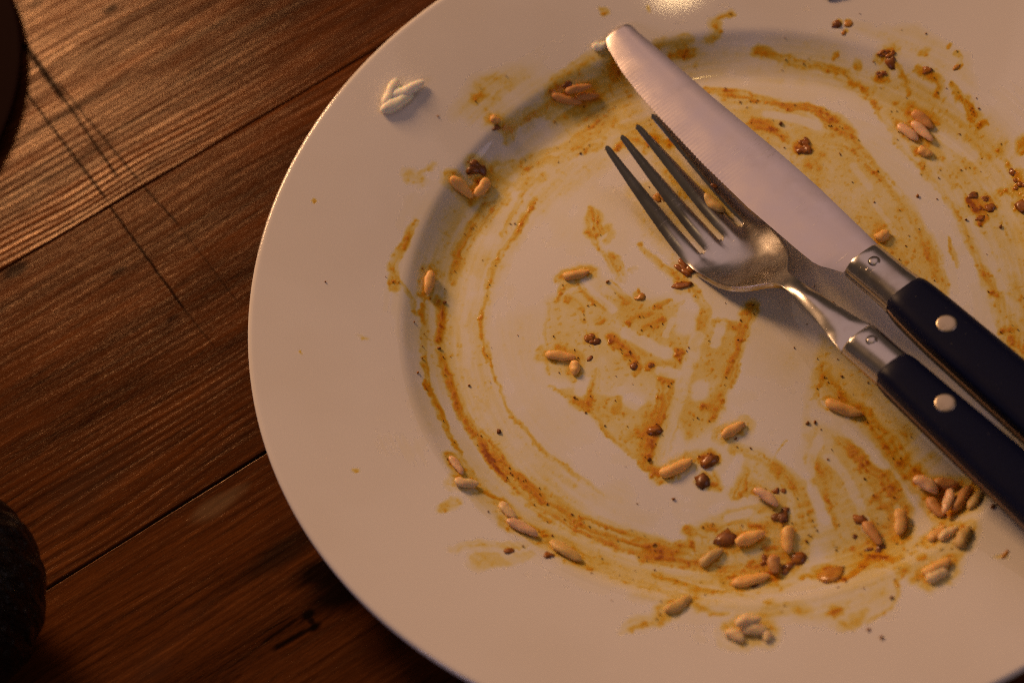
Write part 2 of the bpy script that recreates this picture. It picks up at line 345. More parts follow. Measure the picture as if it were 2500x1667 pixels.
def blob(u, v, a, b, T, ang=0., soft=.9):
    P = np.array([w2(u, v)]); a2, b2 = a / PXMM / 2, b / PXMM / 2; sl = box(P, max(a2, b2) * 1.4 + 3)
    c, s = math.cos(math.radians(ang)), math.sin(math.radians(ang)); g = .3 + 1.3 * (N_b[sl])
    x, y = WX[sl] - P[0, 0], WY[sl] - P[0, 1]; q = np.hypot((x * c + y * s) / a2, (-x * s + y * c) / b2)
    m = np.clip((1.3 - q) / soft, 0, 1); add(sl, m * m * (3 - 2 * m) * g, T)
def poly(pts, T, soft=14, keep=None):
    T = T * .8
    P = np.array([w2(*p) for p in pts]); sf = soft / PXMM; sl = box(P, sf + 3); x, y = WX[sl], WY[sl]
    ins = np.zeros(x.shape, bool); dist = np.full(x.shape, 1e9)
    for i in range(len(P)):
        a, b = P[i], P[(i + 1) % len(P)]; d = b - a
        c = ((a[1] > y) != (b[1] > y)) & (x < (b[0] - a[0]) * (y - a[1]) / (b[1] - a[1] + 1e-12) + a[0]); ins ^= c
        f = np.clip(((x - a[0]) * d[0] + (y - a[1]) * d[1]) / (d @ d + 1e-9), 0, 1); dist = np.minimum(dist, np.hypot(x - a[0] - f * d[0], y - a[1] - f * d[1]))
    sd = np.where(ins, dist, -dist); m = np.clip(sd / sf + .5, 0, 1); m = m * m * (3 - 2 * m)
    gr = np.clip(-.55 + 2.6 * (N_a[sl] * .7 + N_d[sl] * .35 + .12 * N_b[sl]) , .06, 1.7)
    TM[sl] += m * T * gr
exec_strokes = True
# broad thin films first
poly([(1005, 560), (1075, 430), (1200, 330), (1420, 240), (1500, 330), (1400, 380), (1260, 470), (1160, 600), (1110, 740), (1120, 860), (1190, 980), (1330, 1095), (1390, 1140), (1290, 1180), (1160, 1080), (1060, 960), (1000, 830), (985, 700)], .16, 40)
poly([(1030, 1040), (1130, 1140), (1290, 1240), (1450, 1300), (1640, 1330), (1640, 1370), (1450, 1350), (1270, 1270), (1120, 1180), (1040, 1100)], .15, 24)
poly([(1090, 180), (1200, 150), (1290, 180), (1270, 260), (1150, 300), (1040, 270)], .13, 50)
poly([(1270, 190), (1390, 110), (1430, 150), (1470, 260), (1350, 290), (1260, 270)], .45, 40)
poly([(1640, 215), (1840, 252), (1920, 300), (2010, 400), (2080, 490), (2140, 590), (2180, 700), (2230, 800), (2120, 700), (2010, 580), (1860, 440), (1720, 320)], .34, 20)
poly([(1960, 190), (2080, 170), (2170, 230), (2250, 300), (2352, 440), (2400, 640), (2360, 860), (2290, 720), (2215, 520), (2120, 370), (2030, 270)], .26, 26)
poly([(1960, 60), (2110, 60), (2220, 130), (2240, 200), (2150, 170), (2040, 110)], .13, 40)
poly([(2060, 470), (2120, 540), (2180, 660), (2140, 650), (2060, 560)], .25, 20)
poly([(1890, 770), (2000, 850), (2080, 960), (2130, 1100), (2060, 1090), (1980, 990), (1880, 900), (1850, 980), (1860, 880)], .30, 24)
poly([(1690, 1020), (1790, 1080), (1860, 1170), (1870, 1250), (1840, 1330), (1720, 1360), (1600, 1290), (1580, 1220), (1690, 1150)], .36, 40)
poly([(1850, 960), (1960, 1010), (2060, 1130), (2100, 1230), (2060, 1290), (1950, 1310), (1880, 1260), (1870, 1120)], .40, 30)
poly([(1420, 690), (1540, 690), (1640, 740), (1720, 760), (1690, 850), (1640, 980), (1580, 1010), (1520, 880), (1440, 790)], .46, 30)
poly([(1260, 690), (1380, 640), (1480, 700), (1560, 820), (1500, 900), (1340, 900), (1262, 850)], .26, 40)
poly([(1270, 890), (1360, 900), (1480, 930), (1560, 890), (1530, 1000), (1508, 1070), (1487, 1086), (1400, 1000)], .42, 14)
poly([(1500, 1340), (1700, 1390), (1880, 1370), (2010, 1310), (2060, 1330), (2040, 1400), (1960, 1430), (1800, 1420), (1600, 1400), (1440, 1370)], .14, 30)
poly([(2050, 1230), (2150, 1230), (2190, 1290), (2100, 1340), (2030, 1300)], .22, 24)
poly([(1440, 430), (1560, 400), (1700, 520), (1690, 560), (1600, 520), (1560, 610), (1480, 540)], .18, 24)
poly([(1410, 290), (1500, 270), (1560, 360), (1640, 470), (1560, 440), (1470, 350)], .40, 24)
# left arcs
stroke([(974, 700), (973, 783), (976, 847), (1006, 941), (1029, 996), (1055, 1037)], [16, 15, 12], [.9, 1., .7])
stroke([(1010, 690), (1012, 740), (1012, 794), (1024, 847), (1063, 948), (1089, 989), (1123, 1029), (1157, 1073), (1205, 1118), (1265, 1164), (1325, 1200), (1385, 1224), (1468, 1250), (1540, 1262), (1575, 1258)], [22, 24, 26, 30, 38, 52, 56, 50, 30], [1.0, 1.2, .9, .9, 1.1, 1.2, 1.2, 1.1, .7])
stroke([(1480, 1275), (1540, 1285), (1600, 1298), (1660, 1310), (1700, 1296)], [34, 30, 14], [.9, .8, .4])
stroke([(1039, 640), (1053, 583), (1082, 535), (1122, 485), (1150, 455)], [30, 28, 40, 46], [.9, .8, .6, .55])
stroke([(1147, 394), (1225, 372), (1303, 346), (1351, 310), (1400, 280)], [58, 50, 44], [.55, .45, .55])
stroke([(1228, 455), (1205, 505), (1183, 537), (1151, 590), (1130, 629), (1113, 686), (1107, 734), (1113, 790), (1123, 825)], [14, 22, 14, 18, 12, 11, 18, 12], [.6, .8, .5, .8, .5, .6, .8, .8])
stroke([(1123, 825), (1145, 885), (1169, 941), (1212, 994), (1265, 1049), (1310, 1082), (1382, 1128)], [9, 10, 13, 12, 8], [.25, .35, .6, .6, .4])
stroke([(952, 506), (926, 566), (908, 600), (904, 626), (905, 663)], [18, 24, 24, 22], [.5, .8, .9, .8])
stroke([(960, 720), (930, 660), (915, 640)], 12, .4)
blob(950, 404, 46, 58, .35, 60); stroke([(960, 395), (1000, 378)], 12, .35); blob(1130, 200, 110, 60, .28, 10); blob(1100, 230, 40, 26, .4)
stroke([(1159, 300), (1200, 276), (1238, 257), (1270, 232)], [22, 26, 24], [.7, .9, .8]); blob(1172, 312, 60, 18, .4, 35)
stroke([(1265, 205), (1330, 150), (1385, 108)], [26, 34, 22], [.5, .6, .5]); blob(1420, 175, 60, 70, .5)
blob(1105, 395, 70, 60, .7); stroke([(1140, 415), (1180, 430), (1240, 405)], 34, .5)
stroke([(1220, 410), (1180, 490), (1150, 540)], [18, 14, 10], .35)
blob(1418, 150, 50, 40, .5); blob(1440, 330, 70, 30, .9, 0); blob(1494, 325, 46, 40, 1.2); blob(1537, 330, 50, 30, .9); blob(1350, 340, 60, 34, .6); blob(1380, 320, 30, 26, .8)
# top wall and right
blob(1569, 123, 66, 30, 1.0, 170); stroke([(1500, 108), (1540, 100), (1585, 90)], 22, .5)
stroke([(1620, 95), (1650, 70), (1640, 50), (1680, 35)], [20, 24, 20, 16], .5); blob(1387, 25, 24, 28, .8); blob(1490, 22, 10, 24, .3)
stroke([(1737, 120), (1800, 142), (1860, 150), (1905, 160), (1940, 176), (1979, 206), (2010, 250)], [24, 18, 22, 26, 16], [1.1, .8, .8, .7, .4])
stroke([(2007, 252), (2049, 307), (2090, 360), (2133, 395), (2194, 487), (2253, 611), (2290, 700)], [12, 12, 16, 16, 18], [.25, .3, .4, .35, .25])
stroke([(1620, 208), (1670, 214), (1720, 224), (1780, 236), (1839, 246), (1875, 252), (1911, 277), (1935, 297)], [24, 26, 20, 24, 20, 34, 40], [1.0, 1.15, 1., 1., .9, 1.1, .9])
stroke([(1911, 277), (1959, 323), (2007, 388), (2055, 442), (2103, 512), (2134, 564), (2148, 605), (2169, 679)], [40, 30, 26, 30, 34, 34, 26], [.7, .5, .4, .35, .5, .5, .5])
stroke([(1735, 285), (1770, 298), (1810, 322)], [34, 30, 22], [1.0, 1.0, .7]); blob(1850, 340, 44, 46, 1.3, 60); blob(1870, 370, 60, 70, .5)
blob(1960, 330, 40, 40, .3); blob(1935, 310, 60, 30, .5); blob(1878, 410, 40, 50, .4)
stroke([(2010, 520), (2040, 560), (2070, 600)], 34, .4)
stroke([(2179, 547), (2190, 580), (2203, 611)], [8, 14, 10], .6); stroke([(2118, 372), (2125, 395), (2150, 430)], 18, .5)
blob(2250, 475, 70, 80, .9, 70); blob(2235, 455, 28, 28, 1.2); blob(2270, 480, 34, 30, 1.1); blob(2255, 510, 40, 24, 1.1); blob(2300, 440, 30, 22, .6)
blob(2340, 400, 26, 40, 1.2); blob(2335, 430, 40, 50, 1.0); blob(2350, 470, 40, 60, 1.0); blob(2318, 380, 16, 40, .8); blob(2290, 350, 60, 40, .4)
stroke([(2260, 620), (2300, 720), (2340, 820)], [30, 40, 30], .35); stroke([(2330, 640), (2345, 720), (2352, 800)], 30, .4); blob(2310, 760, 30, 22, .8); blob(2325, 775, 16, 16, .8)
for a in [(1924, 57, 24, 20, 1.4), (1949, 54, 16, 16, .9), (1939, 76, 12, 14, 1.1), (2035, 120, 58, 24, 1.2), (2048, 141, 22, 34, 1.5), (2025, 175, 34, 28, 1.1), (1972, 153, 18, 28, .8),
          (2085, 216, 14, 28, 1.1), (2121, 120, 34, 20, .6), (2179, 106, 14, 10, .9), (2256, 285, 28, 20, .9), (2004, 235, 22, 20, .9), (2053, 240, 24, 14, .8), (1917, 128, 22, 14, .6), (2352, 330, 30, 50, .6)]: blob(*a)
stroke([(2196, 125), (2206, 144), (2196, 158)], [12, 9, 15], [.8, .5, 1.2]); stroke([(2106, 158), (2135, 173), (2157, 197), (2148, 217)], [14, 24, 20, 16], [1.0, 1.2, .7, .9])
stroke([(2183, 201), (2205, 221)], 18, 1.1); stroke([(2222, 224), (2239, 266)], [20, 30], [.9, 1.1]); stroke([(2060, 150), (2085, 190), (2080, 200)], 14, .7)
# under the handles
stroke([(1891, 845), (1900, 870), (1922, 900), (1991, 961), (2046, 1020), (2083, 1070), (2110, 1090)], [30, 26, 30, 36, 44, 36], [.6, .6, .6, .9, 1.2, 1.2])
stroke([(1895, 859), (1880, 890), (1867, 918)], [12, 10, 5], .6); blob(1985, 800, 70, 40, .4, 140); blob(2090, 990, 60, 50, .3); blob(2130, 1060, 70, 40, .3)
stroke([(1936, 1015), (1975, 1053), (1992, 1077), (2027, 1105), (2051, 1147), (2070, 1190)], [30, 36, 44, 64, 60, 34], [.7, 1.1, 1.0, 1.0, .9, .6])
stroke([(1872, 1060), (1885, 1090), (1892, 1134)], [34, 44, 26], [.5, .5, .4]); stroke([(1892, 1134), (1915, 1190), (1920, 1215)], [18, 10], .4); blob(1979, 1180, 22, 36, .6)
stroke([(1780, 1070), (1815, 1098), (1838, 1128), (1854, 1160), (1859, 1205), (1850, 1250)], [30, 34, 34, 28, 24], [.8, .8, .8, .7, .5])
stroke([(1690, 1030), (1740, 1040), (1790, 1080)], [30, 26, 30], [.6, .4, .6]); stroke([(1715, 1080), (1700, 1110), (1687, 1133)], [22, 30], [.8, 1.]); stroke([(1770, 1080), (1800, 1010)], [8, 5], .6)
blob(1627, 1209, 44, 26, 1.0); stroke([(1575, 1215), (1583, 1232), (1590, 1258)], [20, 24, 14], .9); blob(1731 / K, 1120 / K, 50, 44, 1.3); stroke([(1640, 1090), (1650, 1120), (1612, 1095)], 18, .6)
stroke([(1640, 1215), (1700, 1200), (1740, 1210)], [8, 10, 16], .7); blob(1740, 1240, 60, 40, .5); blob(1790, 1260, 50, 60, .5); blob(1820, 1290, 50, 40, .7)
stroke([(1690, 1310), (1740, 1300)], 10, .4)
# finger-dragged centre
stroke([(1356, 478), (1362, 500), (1367, 527)], [20, 38, 50], [.8, .9, .9]); stroke([(1367, 530), (1372, 560), (1386, 583)], [20, 12, 12], .45); stroke([(1390, 555), (1400, 540), (1395, 520)], 20, .3)
stroke([(1398, 585), (1415, 612), (1429, 640)], [26, 34, 22], .85); stroke([(1326, 650), (1350, 680), (1390, 706)], [14, 22, 22], [.9, .9, .7]); stroke([(1400, 648), (1425, 675), (1446, 694)], 18, .7)
stroke([(1276, 692), (1284, 675), (1297, 660), (1315, 655)], [16, 12, 20, 14], [.9, .7, .9, .7]); stroke([(1300, 686), (1320, 700), (1333, 730)], 22, .35); blob(1330, 712, 16, 12, .9)
stroke([(1470, 572), (1505, 600), (1550, 642)], [12, 22, 24], [.4, .6, .8]); blob(1470, 681, 26, 30, 1.3); blob(1472, 668, 10, 16, .9); blob(1455, 618, 22, 14, .8); blob(1470, 563, 15, 14, 1.); blob(1381, 739, 30, 15, 1.1)
stroke([(1444, 744), (1465, 728), (1490, 720)], [14, 18, 14], .8); stroke([(1463, 762), (1490, 745), (1523, 733)], [12, 18, 16], .6); stroke([(1505, 705), (1520, 698), (1540, 688)], [18, 16, 8], 1.); stroke([(1550, 705), (1570, 690)], 8, .8)
stroke([(1590, 660), (1612, 690), (1622, 720), (1612, 750), (1603, 780), (1590, 800)], [22, 18, 24, 26, 20, 16], [.6, .5, .7, .5, .6, .5])
stroke([(1725, 710), (1712, 745), (1700, 780), (1692, 815), (1679, 849), (1650, 909), (1634, 965)], [38, 34, 26, 24, 36, 34, 22], [.9, .8, .8, .8, .9, .7, .45]); stroke([(1650, 740), (1690, 750)], 28, .5)
stroke([(1403, 775), (1430, 805), (1462, 842)], [24, 28, 20], [1.1, 1.1, 1.0]); blob(1563, 815, 46, 34, 1.0, 150); blob(1492, 837, 30, 24, 1.2); stroke([(1510, 838), (1550, 836)], 10, .4); blob(1459, 855, 20, 18, .9)
stroke([(1369, 855), (1363, 885), (1355, 925)], [20, 26, 24], .6); stroke([(1420, 915), (1412, 945)], [16, 18], .8); stroke([(1262, 880), (1290, 905), (1325, 921), (1370, 970), (1415, 1017), (1455, 1050), (1499, 1086)], [8, 10, 12, 14, 12], [.25, .4, .5, .6, .6])
stroke([(1320, 925), (1345, 940), (1350, 905)], 24, .4); stroke([(1257, 700), (1254, 780), (1262, 860)], 8, .25); blob(1286, 800, 26, 18, .6)
stroke([(1530, 880), (1525, 930), (1510, 990), (1495, 1040), (1500, 1080)], [40, 70, 70, 60, 30], [.5, .7, 1.0, .9, .9]); blob(1500, 990, 60, 60, 1.2, 60); blob(1497, 1020, 30, 50, 1.0); blob(1522, 862, 26, 20, 1.); stroke([(1440, 1000), (1480, 985)], 30, .5)
stroke([(1560, 900), (1545, 990), (1520, 1050)], [16, 18, 12], .2); blob(1596, 838, 18, 24, 1.); blob(1600, 800, 26, 14, .6); blob(1680, 880, 24, 24, .9); blob(1620, 935, 26, 30, .5)
# lower right and bottom rim
blob(1900, 1315, 66, 50, 1.5, 160); blob(1925, 1330, 40, 24, 1.3); stroke([(1940, 1330), (1970, 1305), (2002, 1277), (2059, 1284)], [22, 20, 26, 16], [.9, .9, 1.0, .9]); blob(2098, 1268, 22, 16, 1.); blob(2117, 1277, 24, 18, .9, 160); blob(2073, 1306, 34, 40, .6)
blob(2058, 1340, 14, 14, .8); stroke([(2060, 1320), (2062, 1360), (2040, 1400), (2000, 1425)], [10, 8, 10, 14], .35)
stroke([(1500, 1322), (1562, 1338), (1616, 1354), (1662, 1360), (1690, 1352)], [10, 14, 16, 14, 12], [.6, .9, .9, .8, .5]); stroke([(1330, 1290), (1420, 1325), (1500, 1350), (1580, 1372)], [10, 14, 12], .3)
stroke([(1590, 1385), (1620, 1401), (1665, 1408)], [14, 22, 14], .5); blob(1616, 1401, 20, 14, .9); blob(1790, 1400, 100, 46, .38, 10); blob(1843, 1401, 40, 34, .6); blob(1919, 1403, 30, 30, 1.1); blob(1960, 1424, 70, 34, .7, 20); blob(1770, 1380, 30, 16, .6)
stroke([(1452, 1450), (1470, 1440), (1485, 1430)], [14, 16, 10], .9); stroke([(1425, 1452), (1470, 1430), (1520, 1425)], [14, 40, 30], .25); blob(1540, 1410, 60, 24, .3)
blob(1850, 1325, 30, 14, .7); blob(1810, 1345, 34, 14, .6); blob(1700, 1360, 34, 24, .5)
stroke([(1097, 1285), (1150, 1282), (1220, 1272)], [46, 44, 20], [.38, .34, .2]); stroke([(1038, 1259), (1100, 1248), (1210, 1252)], [20, 28, 14], .2); blob(1032, 1157, 56, 30, .3, 20)
stroke([(1050, 1040), (1085, 1085), (1099, 1118), (1145, 1145), (1160, 1165)], [10, 14, 12, 12], [.5, .5, .8, .7]); stroke([(1235, 1232), (1262, 1250)], 10, .5); stroke([(1320, 1285), (1360, 1305)], 10, .5)
blob(832, 775, 30, 12, .22, 150); blob(720, 460, 9, 9, .9); blob(694, 810, 8, 12, .8); blob(818, 1078, 14, 12, .3); blob(2300, 1275, 26, 10, .6, 150)
# sauce pooled round each grain and crumb
for (u, v, q) in [(1163, 402, 60), (1445, 825, 40), (1598, 1050, 50), (1733, 1124, 50), (1716, 1178, 44), (1586, 890, 34), (1901, 1250, 70), (1778, 1316, 52), (1860, 1374, 50), (1922, 1382, 54), (1946, 1362, 40), (2034, 1404, 70), (2136, 1340, 54), (2104, 1268, 34), (1672, 660, 70), (1668, 697, 44), (2163, 133, 60), (2153, 186, 44), (1963, 356, 56), (2400, 500, 80), (2488, 452, 50)]:
    blob(u / K, v / K, q, q * .85, .55)
G_ = [
 (943, 256, 966, 198, 38, 'p', 'pale upright rice grain leftmost of the white trio on the left rim', .0),
 (960, 236, 1029, 201, 36, 'p', 'slim white rice grain pointing right in the pale trio on the left rim', .3),
 (937, 268, 1001, 234, 40, 'p', 'lowest pale rice grain of the white trio on the left rim', .0),
 (1349, 233, 1418, 252, 25, 'b', 'lowest left brown rice grain of the trio left of the knife tip', .0),
 (1382, 224, 1443, 210, 24, 'b', 'top brown rice grain of the trio left of the knife tip', 1.2),
 (1408, 240, 1461, 234, 22, 'b', 'right brown rice grain of the trio left of the knife tip', .0),
 (1201, 285, 1219, 297, 25, 'o', 'stubby yellow rice bit on the upper left edge of the well', .0),
 (1103, 434, 1152, 481, 34, 'o', 'left ochre rice grain of the V under a dark crumb', .0),
 (1190, 438, 1160, 478, 32, 'o', 'right ochre rice grain of the V under a dark crumb', .2),
 (1450, 115, 1482, 107, 25, 'p', 'pale yellow rice grain half under the knife tip', .0),
 (1053, 663, 1043, 716, 30, 'o', 'upright ochre rice grain on the left wall of the well', .3),
 (1376, 674, 1437, 662, 28, 'o', 'straight ochre rice grain alone left of the fork', .0),
 (1333, 864, 1404, 872, 28, 'o', 'longer ochre rice grain of the bent pair in the plate centre', .0),
 (1402, 882, 1404, 913, 29, 'o', 'short stub of the bent rice pair in the plate centre', .0),
 (1099, 1115, 1128, 1156, 24, 'k', 'pinkish rice grain above a pale one on the lower left wall', .0),
 (1112, 1174, 1166, 1180, 31, 'e', 'pale plump rice grain topmost at lower left edge of the well', .3),
 (1224, 1227, 1257, 1263, 28, 'e', 'translucent rice grain above the large pinkish one at lower left', .0),
 (1239, 1270, 1310, 1306, 34, 'k', 'large pinkish rice grain on the lower left edge of the well', .2),
 (1346, 1321, 1417, 1366, 36, 'g', 'olive brown rice grain on the outer side of the thick sauce arc', .2),
 (1764, 1064, 1817, 1033, 30, 'o', 'lone ochre rice grain on clean white below the fork', .0),
 (1613, 1156, 1688, 1122, 34, 'o', 'pale orange rice grain at the tip of the sauce wedge', .0),
 (1843, 1194, 1897, 1234, 27, 'k', 'shiny pinkish rice grain leaning on a dark chunk', .8),
 (1798, 1324, 1866, 1300, 34, 'o', 'ochre rice grain touching the dark brown chunk on its left', .3),
 (1926, 1285, 1925, 1348, 32, 'o', 'upright orange rice grain in the middle of the bottom cluster', .2),
 (1712, 1378, 1763, 1340, 29, 'g', 'yellow green translucent rice grain left of the bottom cluster', .0),
 (1890, 1356, 1893, 1396, 32, 'b', 'short brown rice grain wedged in the reddish crumbs', .8),
 (1788, 1424, 1876, 1403, 35, 'o', 'long ochre rice grain at the bottom below the reddish crumbs', .0),
 (1625, 1490, 1684, 1455, 34, 'g', 'split olive brown rice grain alone on the bottom rim', .0),
 (1797, 1521, 1856, 1510, 35, 'e', 'upper beige rice grain of the blurry clump on the bottom rim', 1.5),
 (1812, 1533, 1870, 1538, 37, 'e', 'right beige rice grain of the blurry clump on the bottom rim', .2),
 (1774, 1541, 1814, 1563, 32, 'e', 'left beige rice grain of the blurry clump on the bottom rim', .0),
 (1869, 1540, 1872, 1564, 26, 'e', 'small beige rice stub at right end of the blurry bottom clump', .0),
 (2233, 1167, 2287, 1201, 34, 'k', 'shiny pinkish rice grain at upper left of the pile beside the fork handle', .8),
 (2281, 1178, 2339, 1182, 30, 'b', 'brown rice grain lying behind at the top of the pile by the fork handle', .0),
 (2268, 1216, 2303, 1258, 30, 'b', 'glossy brown rice grain at lower left of the pile by the fork handle', .0),
 (2321, 1195, 2305, 1250, 29, 'k', 'upright pinkish rice grain on top of the pile by the fork handle', 2.0),
 (2328, 1243, 2366, 1188, 36, 'b', 'dark brown rice grain in the middle of the pile by the fork handle', .5),
 (2366, 1240, 2395, 1197, 29, 'g', 'olive rice grain nearest to the fork handle', .0),
 (2196, 1244, 2194, 1304, 33, 'o', 'single upright ochre rice grain left of the pile by the fork handle', .4),
 (2110, 1275, 2148, 1328, 28, 'b', 'reddish rice grain smeared with sauce above a dark crumb', .4),
 (2269, 1317, 2306, 1284, 30, 'o', 'leftmost orange rice grain of the trio below the pile', .0),
 (2294, 1314, 2339, 1287, 32, 'e', 'middle beige rice grain of the trio below the pile', .4),
 (2342, 1333, 2365, 1285, 35, 'g', 'right olive rice grain of the trio below the pile', .0),
 (2255, 1398, 2318, 1364, 34, 'o', 'upper ochre rice grain of the pair on the lower right rim', .3),
 (2265, 1415, 2310, 1393, 36, 'e', 'lower beige rice grain of the pair on the lower right rim', .0),
 (2018, 979, 2103, 1010, 32, 'o', 'long ochre rice grain lying left of the fork handle', .0),
 (2194, 305, 2239, 341, 29, 'k', 'lower left rice grain of the cluster on the upper right of the well', .2),
 (2228, 299, 2275, 343, 28, 'k', 'middle rice grain of the cluster on the upper right of the well', .6),
 (2230, 274, 2275, 312, 32, 'b', 'top brown rice grain of the cluster on the upper right of the well', .0),
 (2245, 362, 2274, 377, 29, 'o', 'short ochre rice grain just below the upper right cluster', .0),
 (2141, 582, 2166, 565, 34, 'o', 'orange rice bit half hidden behind the knife blade', .0),
 (1720, 476, 1768, 514, 34, 'g', 'olive rice grain caught between the fork tines', 1.4),
]
for (u1, v1, u2, v2, wd, c, _l, dz) in G_:
    if c == 'p': continue
    q = wd / K * 1.55; tt = {'e': .28, 'k': .5, 'g': .4}.get(c, .6)
    stroke([(u1 / K - .5, v1 / K + 1.5), (u2 / K + 1.0, v2 / K + 1.5)], q, tt, 1.1)
# thin greasy veil over the well, denser on its wall to paint the olive shade there, swept in rings, and grain of the spice in it
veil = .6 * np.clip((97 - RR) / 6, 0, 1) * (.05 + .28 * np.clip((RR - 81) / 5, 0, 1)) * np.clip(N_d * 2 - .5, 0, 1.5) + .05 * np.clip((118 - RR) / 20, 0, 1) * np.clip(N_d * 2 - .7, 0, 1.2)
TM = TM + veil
def wipe(pts, wd, k=.85):
    P = np.array([w2(*p) for p in pts]); W = wd / PXMM / 2; sl = box(P, W * 1.5 + 2); x, y = WX[sl] * .6 + PXX[sl] * .4, WY[sl] * .6 + PYY[sl] * .4; best = np.full(x.shape, 1e9)
    if len(P) == 1: best = np.hypot(x - P[0, 0], y - P[0, 1])
    for i in range(len(P) - 1):
        d = P[i + 1] - P[i]; f = np.clip(((x - P[i, 0]) * d[0] + (y - P[i, 1]) * d[1]) / (d @ d + 1e-9), 0, 1); best = np.minimum(best, np.hypot(x - P[i, 0] - f * d[0], y - P[i, 1] - f * d[1]))
    m = np.clip((1.25 - best / W) / .6, 0, 1); TM[sl] *= 1 - k * m * m * (3 - 2 * m)
for q in [([(1602, 775), (1578, 850), (1556, 920), (1532, 990), (1512, 1056)], 34, .8), ([(1578, 705), (1574, 752)], 52), ([(1655, 745), (1642, 790)], 26), ([(1440, 765), (1490, 792), (1530, 812)], 36), ([(1338, 653), (1372, 684), (1408, 712)], 22, .8),
          ([(1470, 610), (1520, 650)], 60, .8), ([(1607, 890), (1605, 905)], 38), ([(1518, 852), (1550, 858)], 30), ([(1446, 918), (1458, 926)], 36, .8), ([(1338, 872), (1330, 900)], 28), ([(1430, 640), (1440, 668)], 26, .7), ([(1545, 735), (1530, 770)], 16, .7),
          ([(1668, 1102), (1700, 1050)], 26), ([(1866, 1120), (1880, 1160), (1896, 1196)], 24), ([(1640, 1168), (1685, 1156), (1735, 1146)], 26), ([(1670, 1190), (1720, 1178)], 22, .8), ([(1905, 1050), (1945, 1100), (1975, 1160), (1992, 1220)], 22, .75), ([(1950, 985), (1990, 1022), (2030, 1066)], 28, .75),
          ([(1880, 1010), (1866, 1060), (1862, 1090)], 22, .8), ([(1560, 1330), (1640, 1352), (1740, 1366), (1850, 1360), (1930, 1342)], 7, .6), ([(1500, 1338), (1600, 1366), (1700, 1380), (1820, 1374)], 6, .6), ([(1070, 1000), (1120, 1070), (1200, 1145), (1290, 1205)], 8, .5),
          ([(1240, 500), (1200, 570), (1165, 650)], 14, .6), ([(1085, 640), (1065, 740), (1075, 840)], 20, .6), ([(1060, 520), (1110, 450)], 14, .5), ([(1995, 430), (1960, 380)], 20, .6), ([(1760, 262), (1830, 274), (1880, 292)], 26, .85), ([(2010, 470), (2060, 540)], 14, .6),
          ([(2200, 440), (2260, 560), (2300, 660)], 16, .6), ([(2150, 300), (2230, 360)], 30, .7), ([(1820, 1200), (1815, 1160)], 16, .6), ([(1560, 560), (1590, 620)], 40, .6)]: wipe(*q)
frk = np.clip((N_b - .58) / .16, 0, 1) * np.clip((N_c - .35) / .3, 0, 1) * np.clip(TM * 1.6 - .35, 0, 1) * 1.0
ringmix = np.clip((RR - 52) / 18, 0, 1)
TM *= (1 - ringmix * .55) + ringmix * .55 * 2 * N_ring
TM *= .78 + .44 * N_b + .22 * (N_c - .5)
gr = np.clip((N_c - .70) / .1, 0, 1) * np.clip(TM * 2.2 - .1, 0, 1) * .75
TM = np.clip(TM * 1.06 + gr * 1.2 + frk * .9, 0, 3.4); TM[TM < .02] = 0
TM[RR > 137] = 0
keep = TM > 0
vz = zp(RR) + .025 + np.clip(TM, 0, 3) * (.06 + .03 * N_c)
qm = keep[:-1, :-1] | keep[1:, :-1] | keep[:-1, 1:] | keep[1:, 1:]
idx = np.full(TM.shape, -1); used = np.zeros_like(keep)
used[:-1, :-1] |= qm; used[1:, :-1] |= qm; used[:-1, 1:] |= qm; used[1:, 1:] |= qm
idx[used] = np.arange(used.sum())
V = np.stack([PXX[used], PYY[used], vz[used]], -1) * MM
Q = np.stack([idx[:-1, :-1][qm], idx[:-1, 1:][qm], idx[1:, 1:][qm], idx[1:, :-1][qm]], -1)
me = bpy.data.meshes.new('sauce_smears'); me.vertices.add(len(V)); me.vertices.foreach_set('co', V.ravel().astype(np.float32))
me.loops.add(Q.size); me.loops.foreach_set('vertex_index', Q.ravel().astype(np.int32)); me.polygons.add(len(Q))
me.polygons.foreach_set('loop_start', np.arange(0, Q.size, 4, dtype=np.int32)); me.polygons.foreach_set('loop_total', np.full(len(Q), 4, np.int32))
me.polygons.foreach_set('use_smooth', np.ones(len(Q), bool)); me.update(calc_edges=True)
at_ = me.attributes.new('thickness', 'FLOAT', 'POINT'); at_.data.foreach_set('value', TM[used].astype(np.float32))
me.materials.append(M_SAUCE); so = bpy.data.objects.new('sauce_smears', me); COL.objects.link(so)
tag(so, 'orange brown sauce smears and swipe marks drying on the white plate', 'sauce', kind='stuff')
print('sauce quads', len(Q))

# spice grains in the sauce
bm0 = bmesh.new(); bmesh.ops.create_icosphere(bm0, subdivisions=1, radius=1); IV = np.array([v.co[:] for v in bm0.verts]); IF = [tuple(v.index for v in f.verts) for f in bm0.faces]; bm0.free()
def ico(sub):
    b = bmesh.new(); bmesh.ops.create_icosphere(b, subdivisions=sub, radius=1); v = np.array([x.co[:] for x in b.verts]); f = [tuple(x.index for x in p.verts) for p in b.faces]; b.free(); return v, f
vv, ff = [], []
pw = (np.clip(TM, 0, 1.4) ** 1.2); pw[RR > 125] = 0; pw = pw.ravel() / pw.sum()
pick = rng.choice(pw.size, 430, p=pw)
spx = [(PXX.ravel()[k], PYY.ravel()[k], rng.uniform(.14, .30) * (1.5 if rng.random() < .08 else 1)) for k in pick]
for k in range(22):
    a = rng.uniform(0, 6.283); r_ = 118 * math.sqrt(rng.random()); spx.append((r_ * math.cos(a), r_ * math.sin(a), rng.uniform(.10, .19)))
